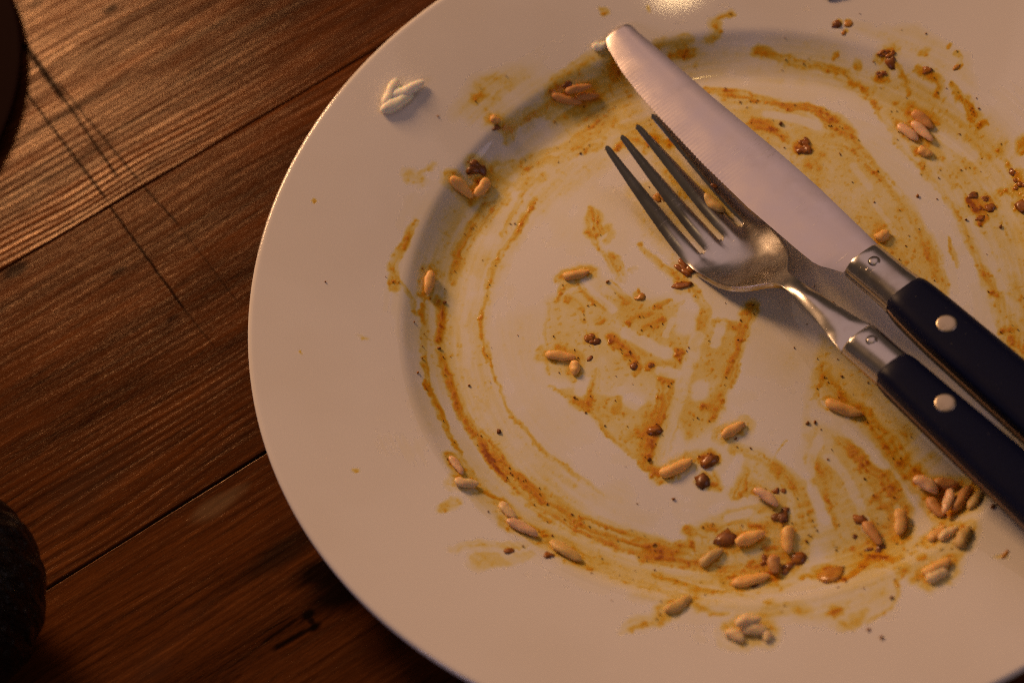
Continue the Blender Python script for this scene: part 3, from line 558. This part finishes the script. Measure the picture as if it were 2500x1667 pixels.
for (u, v, s) in [(1022, 696, .55), (1396, 648, .5), (1491, 1056, .75), (1008, 800, .5), (1018, 820, .4), (1793, 285, .7), (1547, 1146, .5), (1852, 1243, .4), (2025, 1465, .7), (960, 856, .35), (748, 648, .3), (2298, 522, .6), (1855, 972, .6), (1872, 970, .5), (1078, 886, .5), (1146, 992, .65), (1122, 1175, .3), (1700, 236, .45), (2108, 452, .5), (1006, 268, .4), (1446, 808, .5), (2280, 1164, .8), (2048, 1372, .7), (1995, 1446, .45), (1690, 1008, .4)]:
    p = w2(u, v); spx.append((p[0], p[1], s))
for (x, y, s) in spx:
    j = 1 + rng.uniform(-.3, .3, (12, 1)); sc_ = np.array([rng.uniform(.8, 1.5), rng.uniform(.7, 1.1), rng.uniform(.5, .8)]) * s; a = rng.uniform(0, 6.28)
    c_, s_ = math.cos(a), math.sin(a); q = IV * j * sc_; q = np.stack([q[:, 0] * c_ - q[:, 1] * s_, q[:, 0] * s_ + q[:, 1] * c_, q[:, 2]], -1)
    b = len(vv); vv += list(q + np.array([x, y, float(zp(math.hypot(x, y))) + .14 + s * .25])); ff += [tuple(b + i for i in f) for f in IF]
sp = mesh_obj('spice_specks', vv, ff, M_SPICE); tag(sp, 'tiny dark spice specks scattered through the orange sauce', 'spice', kind='stuff')

# ------------------------------------------------------------------ rice grains
def grain_mesh(seed, L=16, Nn=12):
    r_ = np.random.default_rng(seed); v = []; ph = r_.uniform(0, 6.28, 6); bend = r_.uniform(-.16, .16); blunt = r_.uniform(1.9, 2.6); blunt2 = r_.uniform(2.4, 4.5)
    for i in range(L + 1):
        x = -1 + 2 * i / L; x = math.copysign(1 - (1 - abs(x)) ** 1.5, x); rad = max(1e-3, (1 - abs(x) ** (blunt if x > 0 else blunt2))) ** .5
        rad *= 1 - .12 * x * r_.uniform(.6, 1.2)
        for j in range(Nn):
            a = 2 * math.pi * j / Nn; k = 1 + .06 * math.sin(3 * a + ph[0]) + .07 * math.sin(5 * x + ph[1] + 2 * a) + .03 * math.sin(9 * x + ph[2] - a) + r_.uniform(-.04, .04)
            v.append((x, rad * k * math.cos(a) + bend * (1 - x * x) * 2, rad * k * math.sin(a) * .62 + (.04 * math.sin(4 * x + ph[3]))))
    f = [tuple(q) for q in grid_faces(L + 1, Nn, True)] + [tuple(range(Nn)), tuple(reversed(range(L * Nn, L * Nn + Nn)))]
    me = bpy.data.meshes.new('rice_grain'); me.from_pydata(v, [], [tuple(reversed(q)) for q in f]); me.polygons.foreach_set('use_smooth', [True] * len(me.polygons)); me.update(); return me
GM = {}
def grain(u1, v1, u2, v2, wd, c, label, dz=0., group='rice grains left on the plate'):
    h = wd / K / PXMM * .87 * .5
    p = onp(u1, v1, h * .45 + dz); q = onp(u2, v2, h * .45 + dz); ctr = (p + q) / 2; ax = q - p; L = np.linalg.norm(ax) / 2 * (1.14 if c == 'p' else 1.) + h * .2; ax /= np.linalg.norm(ax)
    n = nrmp(ctr); y = np.cross(n, ax); y /= np.linalg.norm(y); zz = np.cross(ax, y)
    key = (c, random.randrange(6))
    if key not in GM:
        GM[key] = grain_mesh(17 * key[1] + 3 * 'obpkgedrah'.index(c)); GM[key].materials.append(FM[c])
    o = bpy.data.objects.new('rice_grain', GM[key]); COL.objects.link(o)
    M = Matrix(((ax[0], y[0], zz[0]), (ax[1], y[1], zz[1]), (ax[2], y[2], zz[2]))).to_4x4()
    o.matrix_world = Matrix.Translation(Vector(ctr * MM)) @ M @ Matrix.Diagonal((L * MM, h * MM, h * MM, 1))
    tag(o, label, 'rice grain', group)
for g in G_: grain(*g)

# ------------------------------------------------------------------ crumbs and lumps
def crumb(u, v, a, b, c, label, ang=0., hz=.29, cat='food crumb', name='food_crumb', dz=0., sub=3, rough=.5, clu=0, group='sauce lumps and crumbs on the plate'):
    r_ = np.random.default_rng(int(u * 7 + v)); v0, f0 = ico(sub); P = v0.copy()
    d = np.ones(len(P))
    for k in range(7):
        w_ = r_.normal(0, 1, 3) * (1.6 + .9 * k); d += rough / (1 + .55 * k) * np.sin(P @ w_ + r_.uniform(0, 6.28)) * .55
    if clu:
        PP, FF = [], []
        for k in range(clu):
            q = r_.uniform(0, 6.28); rr_ = math.sqrt(r_.random()) * .75; z_ = r_.uniform(.3, .55); dd = np.ones(len(v0))
            for kk in range(5): dd += .3 / (1 + .5 * kk) * np.sin(v0 @ r_.normal(0, 1, 3) * (1.5 + kk) + r_.uniform(0, 6.28)) * .6
            PP.append(v0 * dd[:, None] * np.array([z_ * r_.uniform(.7, 1.3), z_ * r_.uniform(.7, 1.2), z_ * 1.3]) + np.array([rr_ * math.cos(q), rr_ * math.sin(q), .1 * r_.random()])); FF += [tuple(i + k * len(v0) for i in t_) for t_ in f0]
        P = np.concatenate(PP); d = np.ones(len(P)); f0 = FF
    A, B = a / K / PXMM / 2 * 1.12, b / K / PXMM / 2 * 1.12; H = min(A, B) * hz
    P = P * d[:, None] * np.array([A, B, H]); P[:, 2] = np.maximum(P[:, 2], -H * .3)
    c_, s_ = math.cos(math.radians(ang)), math.sin(math.radians(ang)); P = np.stack([P[:, 0] * c_ - P[:, 1] * s_, P[:, 0] * s_ + P[:, 1] * c_, P[:, 2]], -1)
    p = onp(u, v, H * .22 + dz); n = Vector(nrmp(p))
    o = mesh_obj(name, P, f0, FM[c]); o.rotation_euler = Vector((0, 0, 1)).rotation_difference(n).to_euler(); o.location = Vector(p * MM)
    tag(o, label, cat, group)
for a in [
 (1163, 402, 46, 50, 'd', 'dark brown crumb above the V of two ochre rice grains', 20),
 (1213, 311, 20, 14, 'd', 'tiny dark crumb under the stubby yellow rice bit', 0),
 (1384, 209, 20, 18, 'd', 'dark crumb behind the brown rice trio by the knife tip', 0),
 (1340, 1354, 20, 18, 'r', 'small brown crumb left of the olive brown rice grain', 0),
 (1243, 1344, 17, 12, 'r', 'small orange brown crumb on the pale lower left smear', 0),
 (1445, 825, 38, 30, 'r', 'amber and brown crumb right above the bent rice pair', 130),
 (1456, 834, 14, 13, 'd', 'black shiny speck on the amber crumb above the bent rice pair', 0),
 (1441, 874, 15, 11, 'd', 'small black crumb right of the bent rice pair', 20),
 (1598, 1050, 30, 34, 'r', 'red brown wet lump inside the sauce wedge', 0),
 (1733, 1124, 34, 32, 'r', 'round red brown lump on the clean strip right of the sauce wedge', 0),
 (1716, 1178, 38, 36, 'd', 'round glossy dark brown ball below the sauce wedge', 0),
 (1586, 890, 24, 20, 'r', 'small dark lump at the top of the sauce wedge', 0),
 (1547, 893, 15, 17, 'd', 'tiny dark crumb at the end of a short sauce streak', 0),
 (1901, 1250, 56, 40, 'd', 'large near black chunk under the shiny pinkish rice grain', 30),
 (1778, 1316, 42, 34, 'd', 'dark red brown chunk joined to an ochre rice grain', 165),
 (1860, 1374, 34, 36, 'r', 'glossy red brown lump left in the bottom crumb cluster', 0),
 (1922, 1382, 40, 34, 'r', 'brown lump right of the short rice grain in the bottom cluster', 40),
 (1946, 1362, 28, 30, 'r', 'small brown lump under the upright orange rice grain', 0),
 (1896, 1197, 16, 14, 'r', 'small reddish crumb above the near black chunk', 0),
 (1912, 1198, 11, 10, 'r', 'tiny reddish crumb right of a similar one above the near black chunk', 0),
 (1846, 1428, 18, 10, 'd', 'dark sliver against the long ochre grain at the bottom', 10),
 (2030, 1404, 52, 42, 'a', 'soft orange sauce lump on the lower right edge of the well', 160),
 (2136, 1340, 40, 24, 'd', 'dark crumb at the foot of the reddish rice grain', 170),
 (2104, 1268, 22, 26, 'r', 'red brown bit at the head of the reddish rice grain', 40),
 (2086, 1309, 14, 13, 'd', 'tiny dark red crumb left of the reddish rice grain', 0),
 (1672, 660, 64, 34, 'r', 'brown shred of meat tucked against the left side of the fork', 115),
 (1668, 697, 40, 18, 'r', 'lower end of brown meat shred beside the fork', 170),
 (1563, 726, 20, 26, 'a', 'amber droplet shaped crumb below the fork tines', 100),
 (2163, 133, 46, 24, 'r', 'brown sauce lump on the top right edge of the well', 175),
 (2177, 150, 20, 28, 'd', 'dark glossy drip under the brown lump at top right', 0),
 (2153, 186, 34, 24, 'r', 'oval brown lump just inside the top right wall', 150),
 (1963, 356, 40, 42, 'r', 'crumbly brown crumb patch right of the knife blade middle', 0),
 (2042, 61, 22, 17, 'd', 'dark brown crumb on the top right rim', 160),
 (2072, 58, 16, 15, 'a', 'amber crumb on the top right rim beside a darker one', 0),
 (2060, 81, 11, 12, 'a', 'tiny amber crumb below the pair on the top right rim', 0),
 (2335, 164, 18, 11, 'a', 'amber crumb at lower end of the curved drip on the right rim', 0),
 (2264, 172, 20, 16, 'r', 'brown crumb starting the curved smear on the right wall', 150),
 (2376, 476, 20, 18, 'd', 'dark crumb in the speckled patch at right', 0),
 (2408, 486, 26, 18, 'r', 'wide brown crumb in the speckled patch at right', 160),
 (2395, 511, 18, 16, 'r', 'brown crumb lower in the speckled patch at right', 0),
 (2419, 507, 20, 22, 'r', 'brown crumb right side of the speckled patch at right', 0),
 (2394, 532, 20, 14, 'r', 'small brown crumb at foot of the speckled patch at right', 0),
 (2470, 420, 14, 16, 'r', 'brown crumb high at the right border of the photo', 0),
 (2488, 452, 28, 40, 'r', 'brown lump with shiny edge at the right border of the photo', 20),
 (2494, 505, 20, 28, 'r', 'low brown lump at the right border of the photo', 0),
 (1742, 452, 22, 12, 'd', 'dark crumb stuck to the serrated knife edge over the fork', 135),
 (2451, 1353, 20, 10, 'a', 'flat amber crumb on the far lower right rim', 30),
 (2427, 1236, 15, 13, 'd', 'black peppercorn bit beside the fork handle', 0),
 (1642, 410, 40, 30, 'r', 'brown sauce lump between the right fork tines', 120),
 (1610, 480, 26, 40, 'a', 'amber sauce lump between the middle fork tines', 20),
]: crumb(*a, dz=(5.5 if a[0] == 1742 else 0.), clu={1963: 9, 2163: 6, 1163: 6, 1672: 5, 2408: 4, 2395: 3, 2488: 4, 1445: 5, 1901: 4, 2034: 5, 1860: 3, 1922: 4, 2153: 4, 1642: 4, 1610: 4, 1586: 3, 2136: 4}.get(a[0], 0), sub=2)
crumb(2040, -16, 90, 30, 'h', 'olive green herb scrap at the top edge of the plate rim', 0, .35, 'herb', 'herb_scrap', group=None)

# ------------------------------------------------------------------ knife and fork
def loft(name, rows, mat, parent, prof, cap=True, lvl=1):
    v = []; n = len(prof)
    for (s, tl, tr, z, h) in rows:
        c_, w_ = (tl + tr) / 2, (tr - tl) / 2
        for (a, b) in prof: v.append((s, c_ + a * w_, z + b * h))
    f = grid_faces(len(rows), n, True)
    if cap: f += [tuple(reversed(range(n))), tuple(range((len(rows) - 1) * n, len(rows) * n))]
    ob = mesh_obj(name, v, f, mat, parent)
    return ob
def sup(n, e, hi=1., lo=-1.):
    out = []
    for j in range(n):
        a = 2 * math.pi * j / n; c_, s_ = math.cos(a), math.sin(a)
        out.append((math.copysign(abs(c_) ** (2 / e), c_), math.copysign(abs(s_) ** (2 / e), s_) * (hi if s_ > 0 else -lo)))
    return out
def disc(name, x, y, z, r, hgt, mat, parent, pitch=0., ring=0.):
    prof = [(.001, hgt), (r * .5, hgt * .98), (r * .8, hgt * .86), (r * .95, hgt * .5), (r, 0.), (r, -1.6)]
    if ring: prof = [(.001, .13), (r * .75, .11), (r * .86, .04), (r * .9, -.2)]
    v = []; n = 32
    for rr, zz in prof:
        for j in range(n): a = 2 * math.pi * j / n; v.append((rr * math.cos(a), rr * math.sin(a), zz))
    ob = mesh_obj(name, v, grid_faces(len(prof), n, True), mat, parent); ob.location = (x * MM, y * MM, z * MM); ob.rotation_euler = (0, -pitch, 0)
    if ring:
        v = [(rr * math.cos(2 * math.pi * j / n), rr * math.sin(2 * math.pi * j / n), zz) for rr, zz in ((r * .88, .0), (r * .9, .04), (r * 1.08, .04), (r * 1.12, -.1)) for j in range(n)]
        mesh_obj('pin_shade_ring', v, grid_faces(4, n, True), M_GROOVE_SHADE, ob)  # raised dark ring paints the shade of a groove round the pin
    return ob
def itp(tab, x): tab = np.array(tab, float); return np.interp(x, tab[:, 0], tab[:, 1])
def scale_prof(up):                    # half handle: flat inside, crowned outside
    out = []
    for j in range(13):
        a = math.pi * j / 12; c_, s_ = math.cos(a), math.sin(a); out.append((math.copysign(abs(c_) ** .55, c_), abs(s_) ** .62 * up))
    return out if up > 0 else out[::-1]
def smooth_tab(tab, xs, k=5):
    y = itp(tab, xs); ker = np.hanning(k + 2)[1:-1]; ker /= ker.sum(); return np.convolve(np.pad(y, k // 2, mode='edge'), ker, 'valid')

# --- knife: s runs from the tip, t across (spine positive)
kt = at(1497, 75, 14.5); kd = np.array([.39551243, -.91846062]); ka = math.atan2(kd[1], kd[0])
def kz(s): return 14.5 + .0555 * s
kpitch = math.atan(.0555)
knife = empty('table_knife', (kt[0], kt[1], 0), ka); tag(knife, 'round tipped serrated table knife with navy riveted handle, lying across the plate', 'knife')
SPN = [(0, 0), (.15, 2.2), (.7, 3.9), (1.6, 4.9), (3, 5.2), (6, 5.0), (21, 5.2), (42, 5.2), (72, 6.0), (90, 6.0), (105, 5.4), (118, 4.8)]
EDG = [(0, 0), (.2, -1.6), (1.4, -3.8), (4.5, -5.6), (14.8, -8.2), (25, -9.9), (34, -10.8), (60, -12.7), (82, -13.3), (94, -12.9), (104, -12.6), (109.5, -12.3), (112, -11.6), (114, -10.4), (117, -8.9), (118, -8.4)]
ss = np.unique(np.concatenate([np.linspace(0, 1, 14) ** 2 * 6, np.linspace(6, 118, 230)])); M_ = 8; v = []
for s in ss:
    a, b = itp(SPN, s), itp(EDG, s)
    if 9 < s < 74: b += .5 * (abs(((s / 1.35) % 1) - .5) * 2 - .5) * min(1, (s - 9) / 4, (74 - s) / 4)
    for side in (1, -1):
        for j in range(M_ + 1):
            f = j / M_; tt = a + (b - a) * (f if side == 1 else 1 - f); g = f if side == 1 else 1 - f
            th = .78 * (1 - .80 * max(0, (g - .55) / .45)) * min(1, .25 + s / 1.5)
            if j in (0, M_): th *= .55
            v.append((s, tt, kz(s) + side * th))
n = 2 * (M_ + 1); f = grid_faces(len(ss), n, True) + [tuple(range(n)), tuple(reversed(range((len(ss) - 1) * n, len(ss) * n)))]
bld = mesh_obj('blade', v, [tuple(reversed(q)) for q in f], M_BLADE, knife); bld.data.polygons.foreach_set('use_smooth', [True] * len(bld.data.polygons))
em = bld.modifiers.new('edge', 'EDGE_SPLIT'); em.split_angle = math.radians(28)
OCT = [(1, -.35), (1, .25), (.93, .52), (.74, .86), (.58, 1.), (0, 1.05), (-.5, 1.), (-.7, .84), (-.93, .45), (-1, .2), (-1, -.35), (-.8, -.85), (-.5, -1), (.5, -1), (.8, -.85)]
def bolster(parent, s0, s1, tabL, tabR, zf_, h0, h1):
    rows = []
    for k, s in enumerate([s0, s0 + .25, s0 + .7] + list(np.linspace(s0 + 2, s1, 8))):
        g = (.90, .97, 1.)[k] if k < 3 else 1.; L_, R_ = itp(tabL, s), itp(tabR, s); c_ = (L_ + R_) / 2
        rows.append((s, c_ + (L_ - c_) * g, c_ + (R_ - c_) * g, zf_(s), (h0 + (h1 - h0) * (s - s0) / (s1 - s0)) * (g if k else .86)))
    ob = loft('bolster', rows, M_STEEL, parent, OCT); m = ob.modifiers.new('edge', 'EDGE_SPLIT'); m.split_angle = math.radians(40); return ob
KL = [(117, -8.3), (120, -8.0), (133, -7.8), (140, -8.4), (150, -9.0), (165, -9.1), (190, -9.2), (215, -9.4), (226, -8.6), (230, -6.8)]
KR = [(117, 4.7), (131, 5.0), (134, 5.4), (147, 6.1), (172, 7.0), (195, 7.8), (215, 8.6), (226, 8.0), (230, 6.4)]
bolster(knife, 118, 135.5, KL, KR, kz, 3.9, 4.7)
bolp = disc('pin', 123, -1.4, kz(123) + 4.33, 1.55, .14, M_STEEL, knife, kpitch, .32)
def handle(parent, s0, s1, tabL, tabR, zf_, hh, bow=0.):
    xs = np.array(sorted(set(list(s0 + np.array([0, .12, .4, .9, 1.7, 2.8, 4.2, 6.])) + list(np.linspace(s0 + 8, s1 - 8, 30)) + list(s1 - np.array([6., 4., 2.4, 1.2, .5, .15, 0])))))
    L_, R_ = smooth_tab(tabL, xs), smooth_tab(tabR, xs); rt, rb, tg = [], [], []
    for s, l, r in zip(xs, L_, R_):
        e0 = min(1, (s - s0) / 5.); e1 = min(1, (s1 - s) / 6.); g = math.sqrt(max(0, 1 - (1 - e0) ** 2)) * .45 + .55; g1 = math.sqrt(max(0, 1 - (1 - e1) ** 2)) * .6 + .4
        c_ = (l + r) / 2; wv = (r - l) / 2 * (.90 + .10 * math.sqrt(max(0, 1 - (1 - e0) ** 2)))
        # the front end is cut slanting, rounded at the corner
        off = 0.
        rt.append((s, c_ - wv, c_ + wv, zf_(s) + .72, hh * g * g1)); rb.append((s, c_ - wv, c_ + wv, zf_(s) - .72, hh * g * g1)); tg.append((s, c_ - wv * 1.012, c_ + wv * 1.012, zf_(s), .7))
    def slant(ob):                     # shear the front end so the cut runs aslant like the photo's
        for vv_ in ob.data.vertices:
            s = vv_.co.x / MM - s0; k = max(0, 1 - s / 14.)
            tn = (vv_.co.y / MM - (L_[0] + R_[0]) / 2) / ((R_[0] - L_[0]) / 2); vv_.co.x += (.9 * abs(tn) ** 2) * k * MM
        ob.data.update()
    for nm, rows, pf in (('handle_scale', rt, scale_prof(1)), ('handle_scale', rb, scale_prof(-1)), ('tang', tg, [(1, .6), (.94, 1), (-.94, 1), (-1, .6), (-1, -.6), (-.94, -1), (.94, -1), (1, -.6)])):
        ob = loft(nm, rows, M_NAVY if nm == 'handle_scale' else M_TANG, parent, pf); m = ob.modifiers.new('edge', 'EDGE_SPLIT'); m.split_angle = math.radians(50)
        if nm == 'handle_scale': slant(ob)
        yield ob
hs = list(handle(knife, 134.0, 230, KL, KR, kz, 5.0))
for (x, y) in ((152.4, -1.55), (208, -.6)): disc('rivet', x, y, kz(x) + .72 + 4.98, 2.8, .22, M_RIV, hs[0] if False else knife, kpitch)

# --- fork
fd = np.array([.39415083, -.91904577]); fa = math.atan2(fd[1], fd[0]); FP0 = np.array([-14.48275, 63.243761])
FZ = [(0, 16), (10, 13), (20, 10), (30, 7.4), (38, 6.1), (44, 5.6), (50, 5.7), (56, 6.8), (62, 9.8), (68, 14.5), (74, 18.4), (82, 20.9), (92, 22.6), (103, 23.5), (206, 29)]
_fs = np.linspace(0, 206, 1031); _fz = itp(FZ, _fs); _kk = np.hanning(43); _kk /= _kk.sum(); _fz2 = np.convolve(np.pad(_fz, 21, mode='reflect', reflect_type='odd'), _kk, 'valid')
def fz(s): return float(np.interp(s, _fs, _fz2))
fork = empty('table_fork', (FP0[0], FP0[1], 0), fa); tag(fork, 'four tined steel fork with navy riveted handle beside the knife, smeared with sauce', 'fork')
# local y axis of the empty is the left normal of the axis = t positive towards the knife
HW = [(0, 0), (44, 13.5), (48, 13.4), (52, 12.6), (56, 11.9), (60, 10.5), (63, 8.6), (65.5, 6.7), (68, 4.4), (70, 3.0), (72, 2.35), (76, 2.35), (82, 2.9), (90, 3.8), (96, 4.8), (103.4, 5.9)]
TC0 = [-8.7, -2.9, 2.9, 8.8]; TC1 = [-10.8, -3.6, 3.7, 10.9]     # tine centres at tip / at root
SR = 43.0
def tw(s): return itp([(0, .45), (.4, .75), (1.5, 1.0), (6, 1.25), (15, 1.75), (25, 2.25), (36, 2.7), (43, 2.75)], s)
def tc(i, s): q = s / SR; return TC0[i] + (TC1[i] - TC0[i]) * (q ** .8)
NT_ = 6; GP = 3; rows = []; cols = 4 * (NT_ + 1) + 3 * (GP - 1)
srow = list(np.array([0, .3, .8, 1.6])) + list(np.linspace(3, SR, 34)) + list(np.linspace(SR + .8, 103.4, 74))
def rowt(s):
    if s <= SR + 1e-6:
        out = []
        for i in range(4):
            c_, w_ = tc(i, s), tw(s); out += [c_ + w_ * (2 * j / NT_ - 1) for j in range(NT_ + 1)]
            if i < 3: a, b = c_ + w_, tc(i + 1, s) - tw(s); out += [a + (b - a) * j / GP for j in range(1, GP)]
        return np.array(out)
    base = rowt(SR); w0 = base[-1]; w_ = itp(HW, s); return base / w0 * w_
def dish(s, tt):
    w_ = max(itp(HW, s), 1) if s > SR else 13.5; q = abs(tt) / w_
    d = 0
    if s > 38: d = 1.7 * q ** 2.2 * math.exp(-((s - 54) / 9.) ** 2) * min(1, (s - 38) / 8)
    if s > 74: d -= 1.0 * q ** 2 * min(1, (s - 74) / 6.) * max(0, 1 - max(0, s - 96) / 7)   # crowned neck
    return d
v = []; tid = []
for s in srow:
    for k, tt in enumerate(rowt(s)):
        z = fz(s) + dish(s, tt)
        if s <= SR + 6:                # each tine is crowned
            i = min(range(4), key=lambda q: abs(tt - tc(q, min(s, SR)))); e = (tt - tc(i, min(s, SR))) / tw(min(s, SR)); z -= .42 * min(1, e * e) * max(0, min(1, (SR + 6 - s) / 6))
        v.append((s, tt, z))
f = []; period = NT_ + GP
for r in range(len(srow) - 1):
    for c_ in range(cols - 1):
        gap = (c_ % period) >= NT_
        mid = (c_ % period) == NT_ + 1
        if gap and srow[r + 1] <= SR + 1e-6: continue
        if mid and srow[r + 1] <= SR + .81: continue
        f.append((r * cols + c_, r * cols + c_ + 1, (r + 1) * cols + c_ + 1, (r + 1) * cols + c_))
fh = mesh_obj('head', v, [tuple(reversed(q)) for q in f], M_STEEL, fork)
bm = bmesh.new(); bm.from_mesh(fh.data); bmesh.ops.delete(bm, geom=[q for q in bm.verts if not q.link_faces], context='VERTS'); bmesh.ops.recalc_face_normals(bm, faces=bm.faces)
if sum(q.normal.z for q in bm.faces) < 0: bmesh.ops.reverse_faces(bm, faces=bm.faces)
bm.to_mesh(fh.data); bm.free()
fh.data.polygons.foreach_set('use_smooth', [True] * len(fh.data.polygons))
sm = fh.modifiers.new('thickness', 'SOLIDIFY'); sm.thickness = 1.7 * MM; sm.offset = -1
bv = fh.modifiers.new('bevel', 'BEVEL'); bv.width = .35 * MM; bv.segments = 2; bv.limit_method = 'ANGLE'; bv.angle_limit = math.radians(50)
FL = [(103, -5.9), (117, -5.5), (132, -5.9), (157, -6.4), (175, -6.6), (195, -7.2), (202, -6.4), (206, -4.6)]
FR = [(103, 5.9), (115, 6.0), (135, 6.9), (157, 8.0), (175, 8.6), (195, 9.0), (202, 8.2), (206, 6.4)]
bolster(fork, 103.4, 117.5, FL, FR, fz, 3.6, 4.5)
disc('pin', 108.2, .9, fz(108) + 4.09, 1.5, .14, M_STEEL, fork, .053, .3)
list(handle(fork, 116.0, 206, FL, FR, fz, 4.9))
for (x, y) in ((136.6, 1.4), (186, 1.2)): disc('rivet', x, y, fz(x) + .72 + 4.88, 2.8, .2, M_RIV, fork, .053)

# ------------------------------------------------------------------ dark vessels at the left
t = NT('maroon_glaze'); t.fin(t.pbr(Base_Color=C4(.006, .0011, .0007), Roughness=.8, IOR=1.4, Specular_IOR_Level=.04)); M_MAR = t.m
c0 = at(46, 190, 4) - 92 * np.array([.975, -.222, 0])
bowl = lathe('side_plate', [(.01, 3.2), (40, 3.3), (64, 3.4), (80, 3.5), (88.5, 3.8), (90.3, 4.), (91.2, 4.), (92, 3.7), (92.1, 3.2), (91., 2.4), (83, 1.6), (66, 1.), (64, .4), (63, 0.), (60, 0), (59, .5), (.01, .6)], M_MAR, n=160, loc=(c0[0], c0[1], 0.))
tag(bowl, 'dark maroon round side plate cut off by the upper left edge', 'plate')
t = NT('black_glass'); o = t.obj(); ang = t.a('Math', {0: t.a('SeparateXYZ', {0: o}).outputs[1], 1: t.a('SeparateXYZ', {0: o}).outputs[0]}, operation='ARCTAN2').outputs[0]
st = t.a('CombineXYZ', {0: t.math('MULTIPLY', ang, 9.), 1: t.math('MULTIPLY', t.a('SeparateXYZ', {0: o}).outputs[2], .09), 2: 0.}).outputs[0]
t.fin(t.pbr(Base_Color=C4(.007, .0055, .005), Roughness=.26, IOR=1.5, Specular_IOR_Level=.32, Normal=t.bump(t.noise(st, 1.6, 3.), 1., .006))); M_BLK = t.m
c1 = at(-190, 1455, 33)
hr_ = np.random.default_rng(5).uniform(0, 6.28, 8)
def ham(a, z): return 1 + .012 * math.sin(17 * a + hr_[0] + .12 * z) + .010 * math.sin(29 * a + hr_[1] - .2 * z) + .008 * math.sin(11 * a + .35 * z + hr_[2])
pf = [(.01, 1.)] + [(32.5 * math.sin(a), 33 - 33 * math.cos(a)) for a in np.linspace(.5, 2.55, 36)] + [(16.5, 61.5), (15.2, 61.), (14.5, 57), (14, 30), (.01, 29.)]
jar = lathe('jar', pf, M_BLK, n=160, fn=ham, loc=(c1[0], c1[1], 0.))
tag(jar, 'round black ribbed jar with faint streaky highlights at the lower left corner', 'jar')
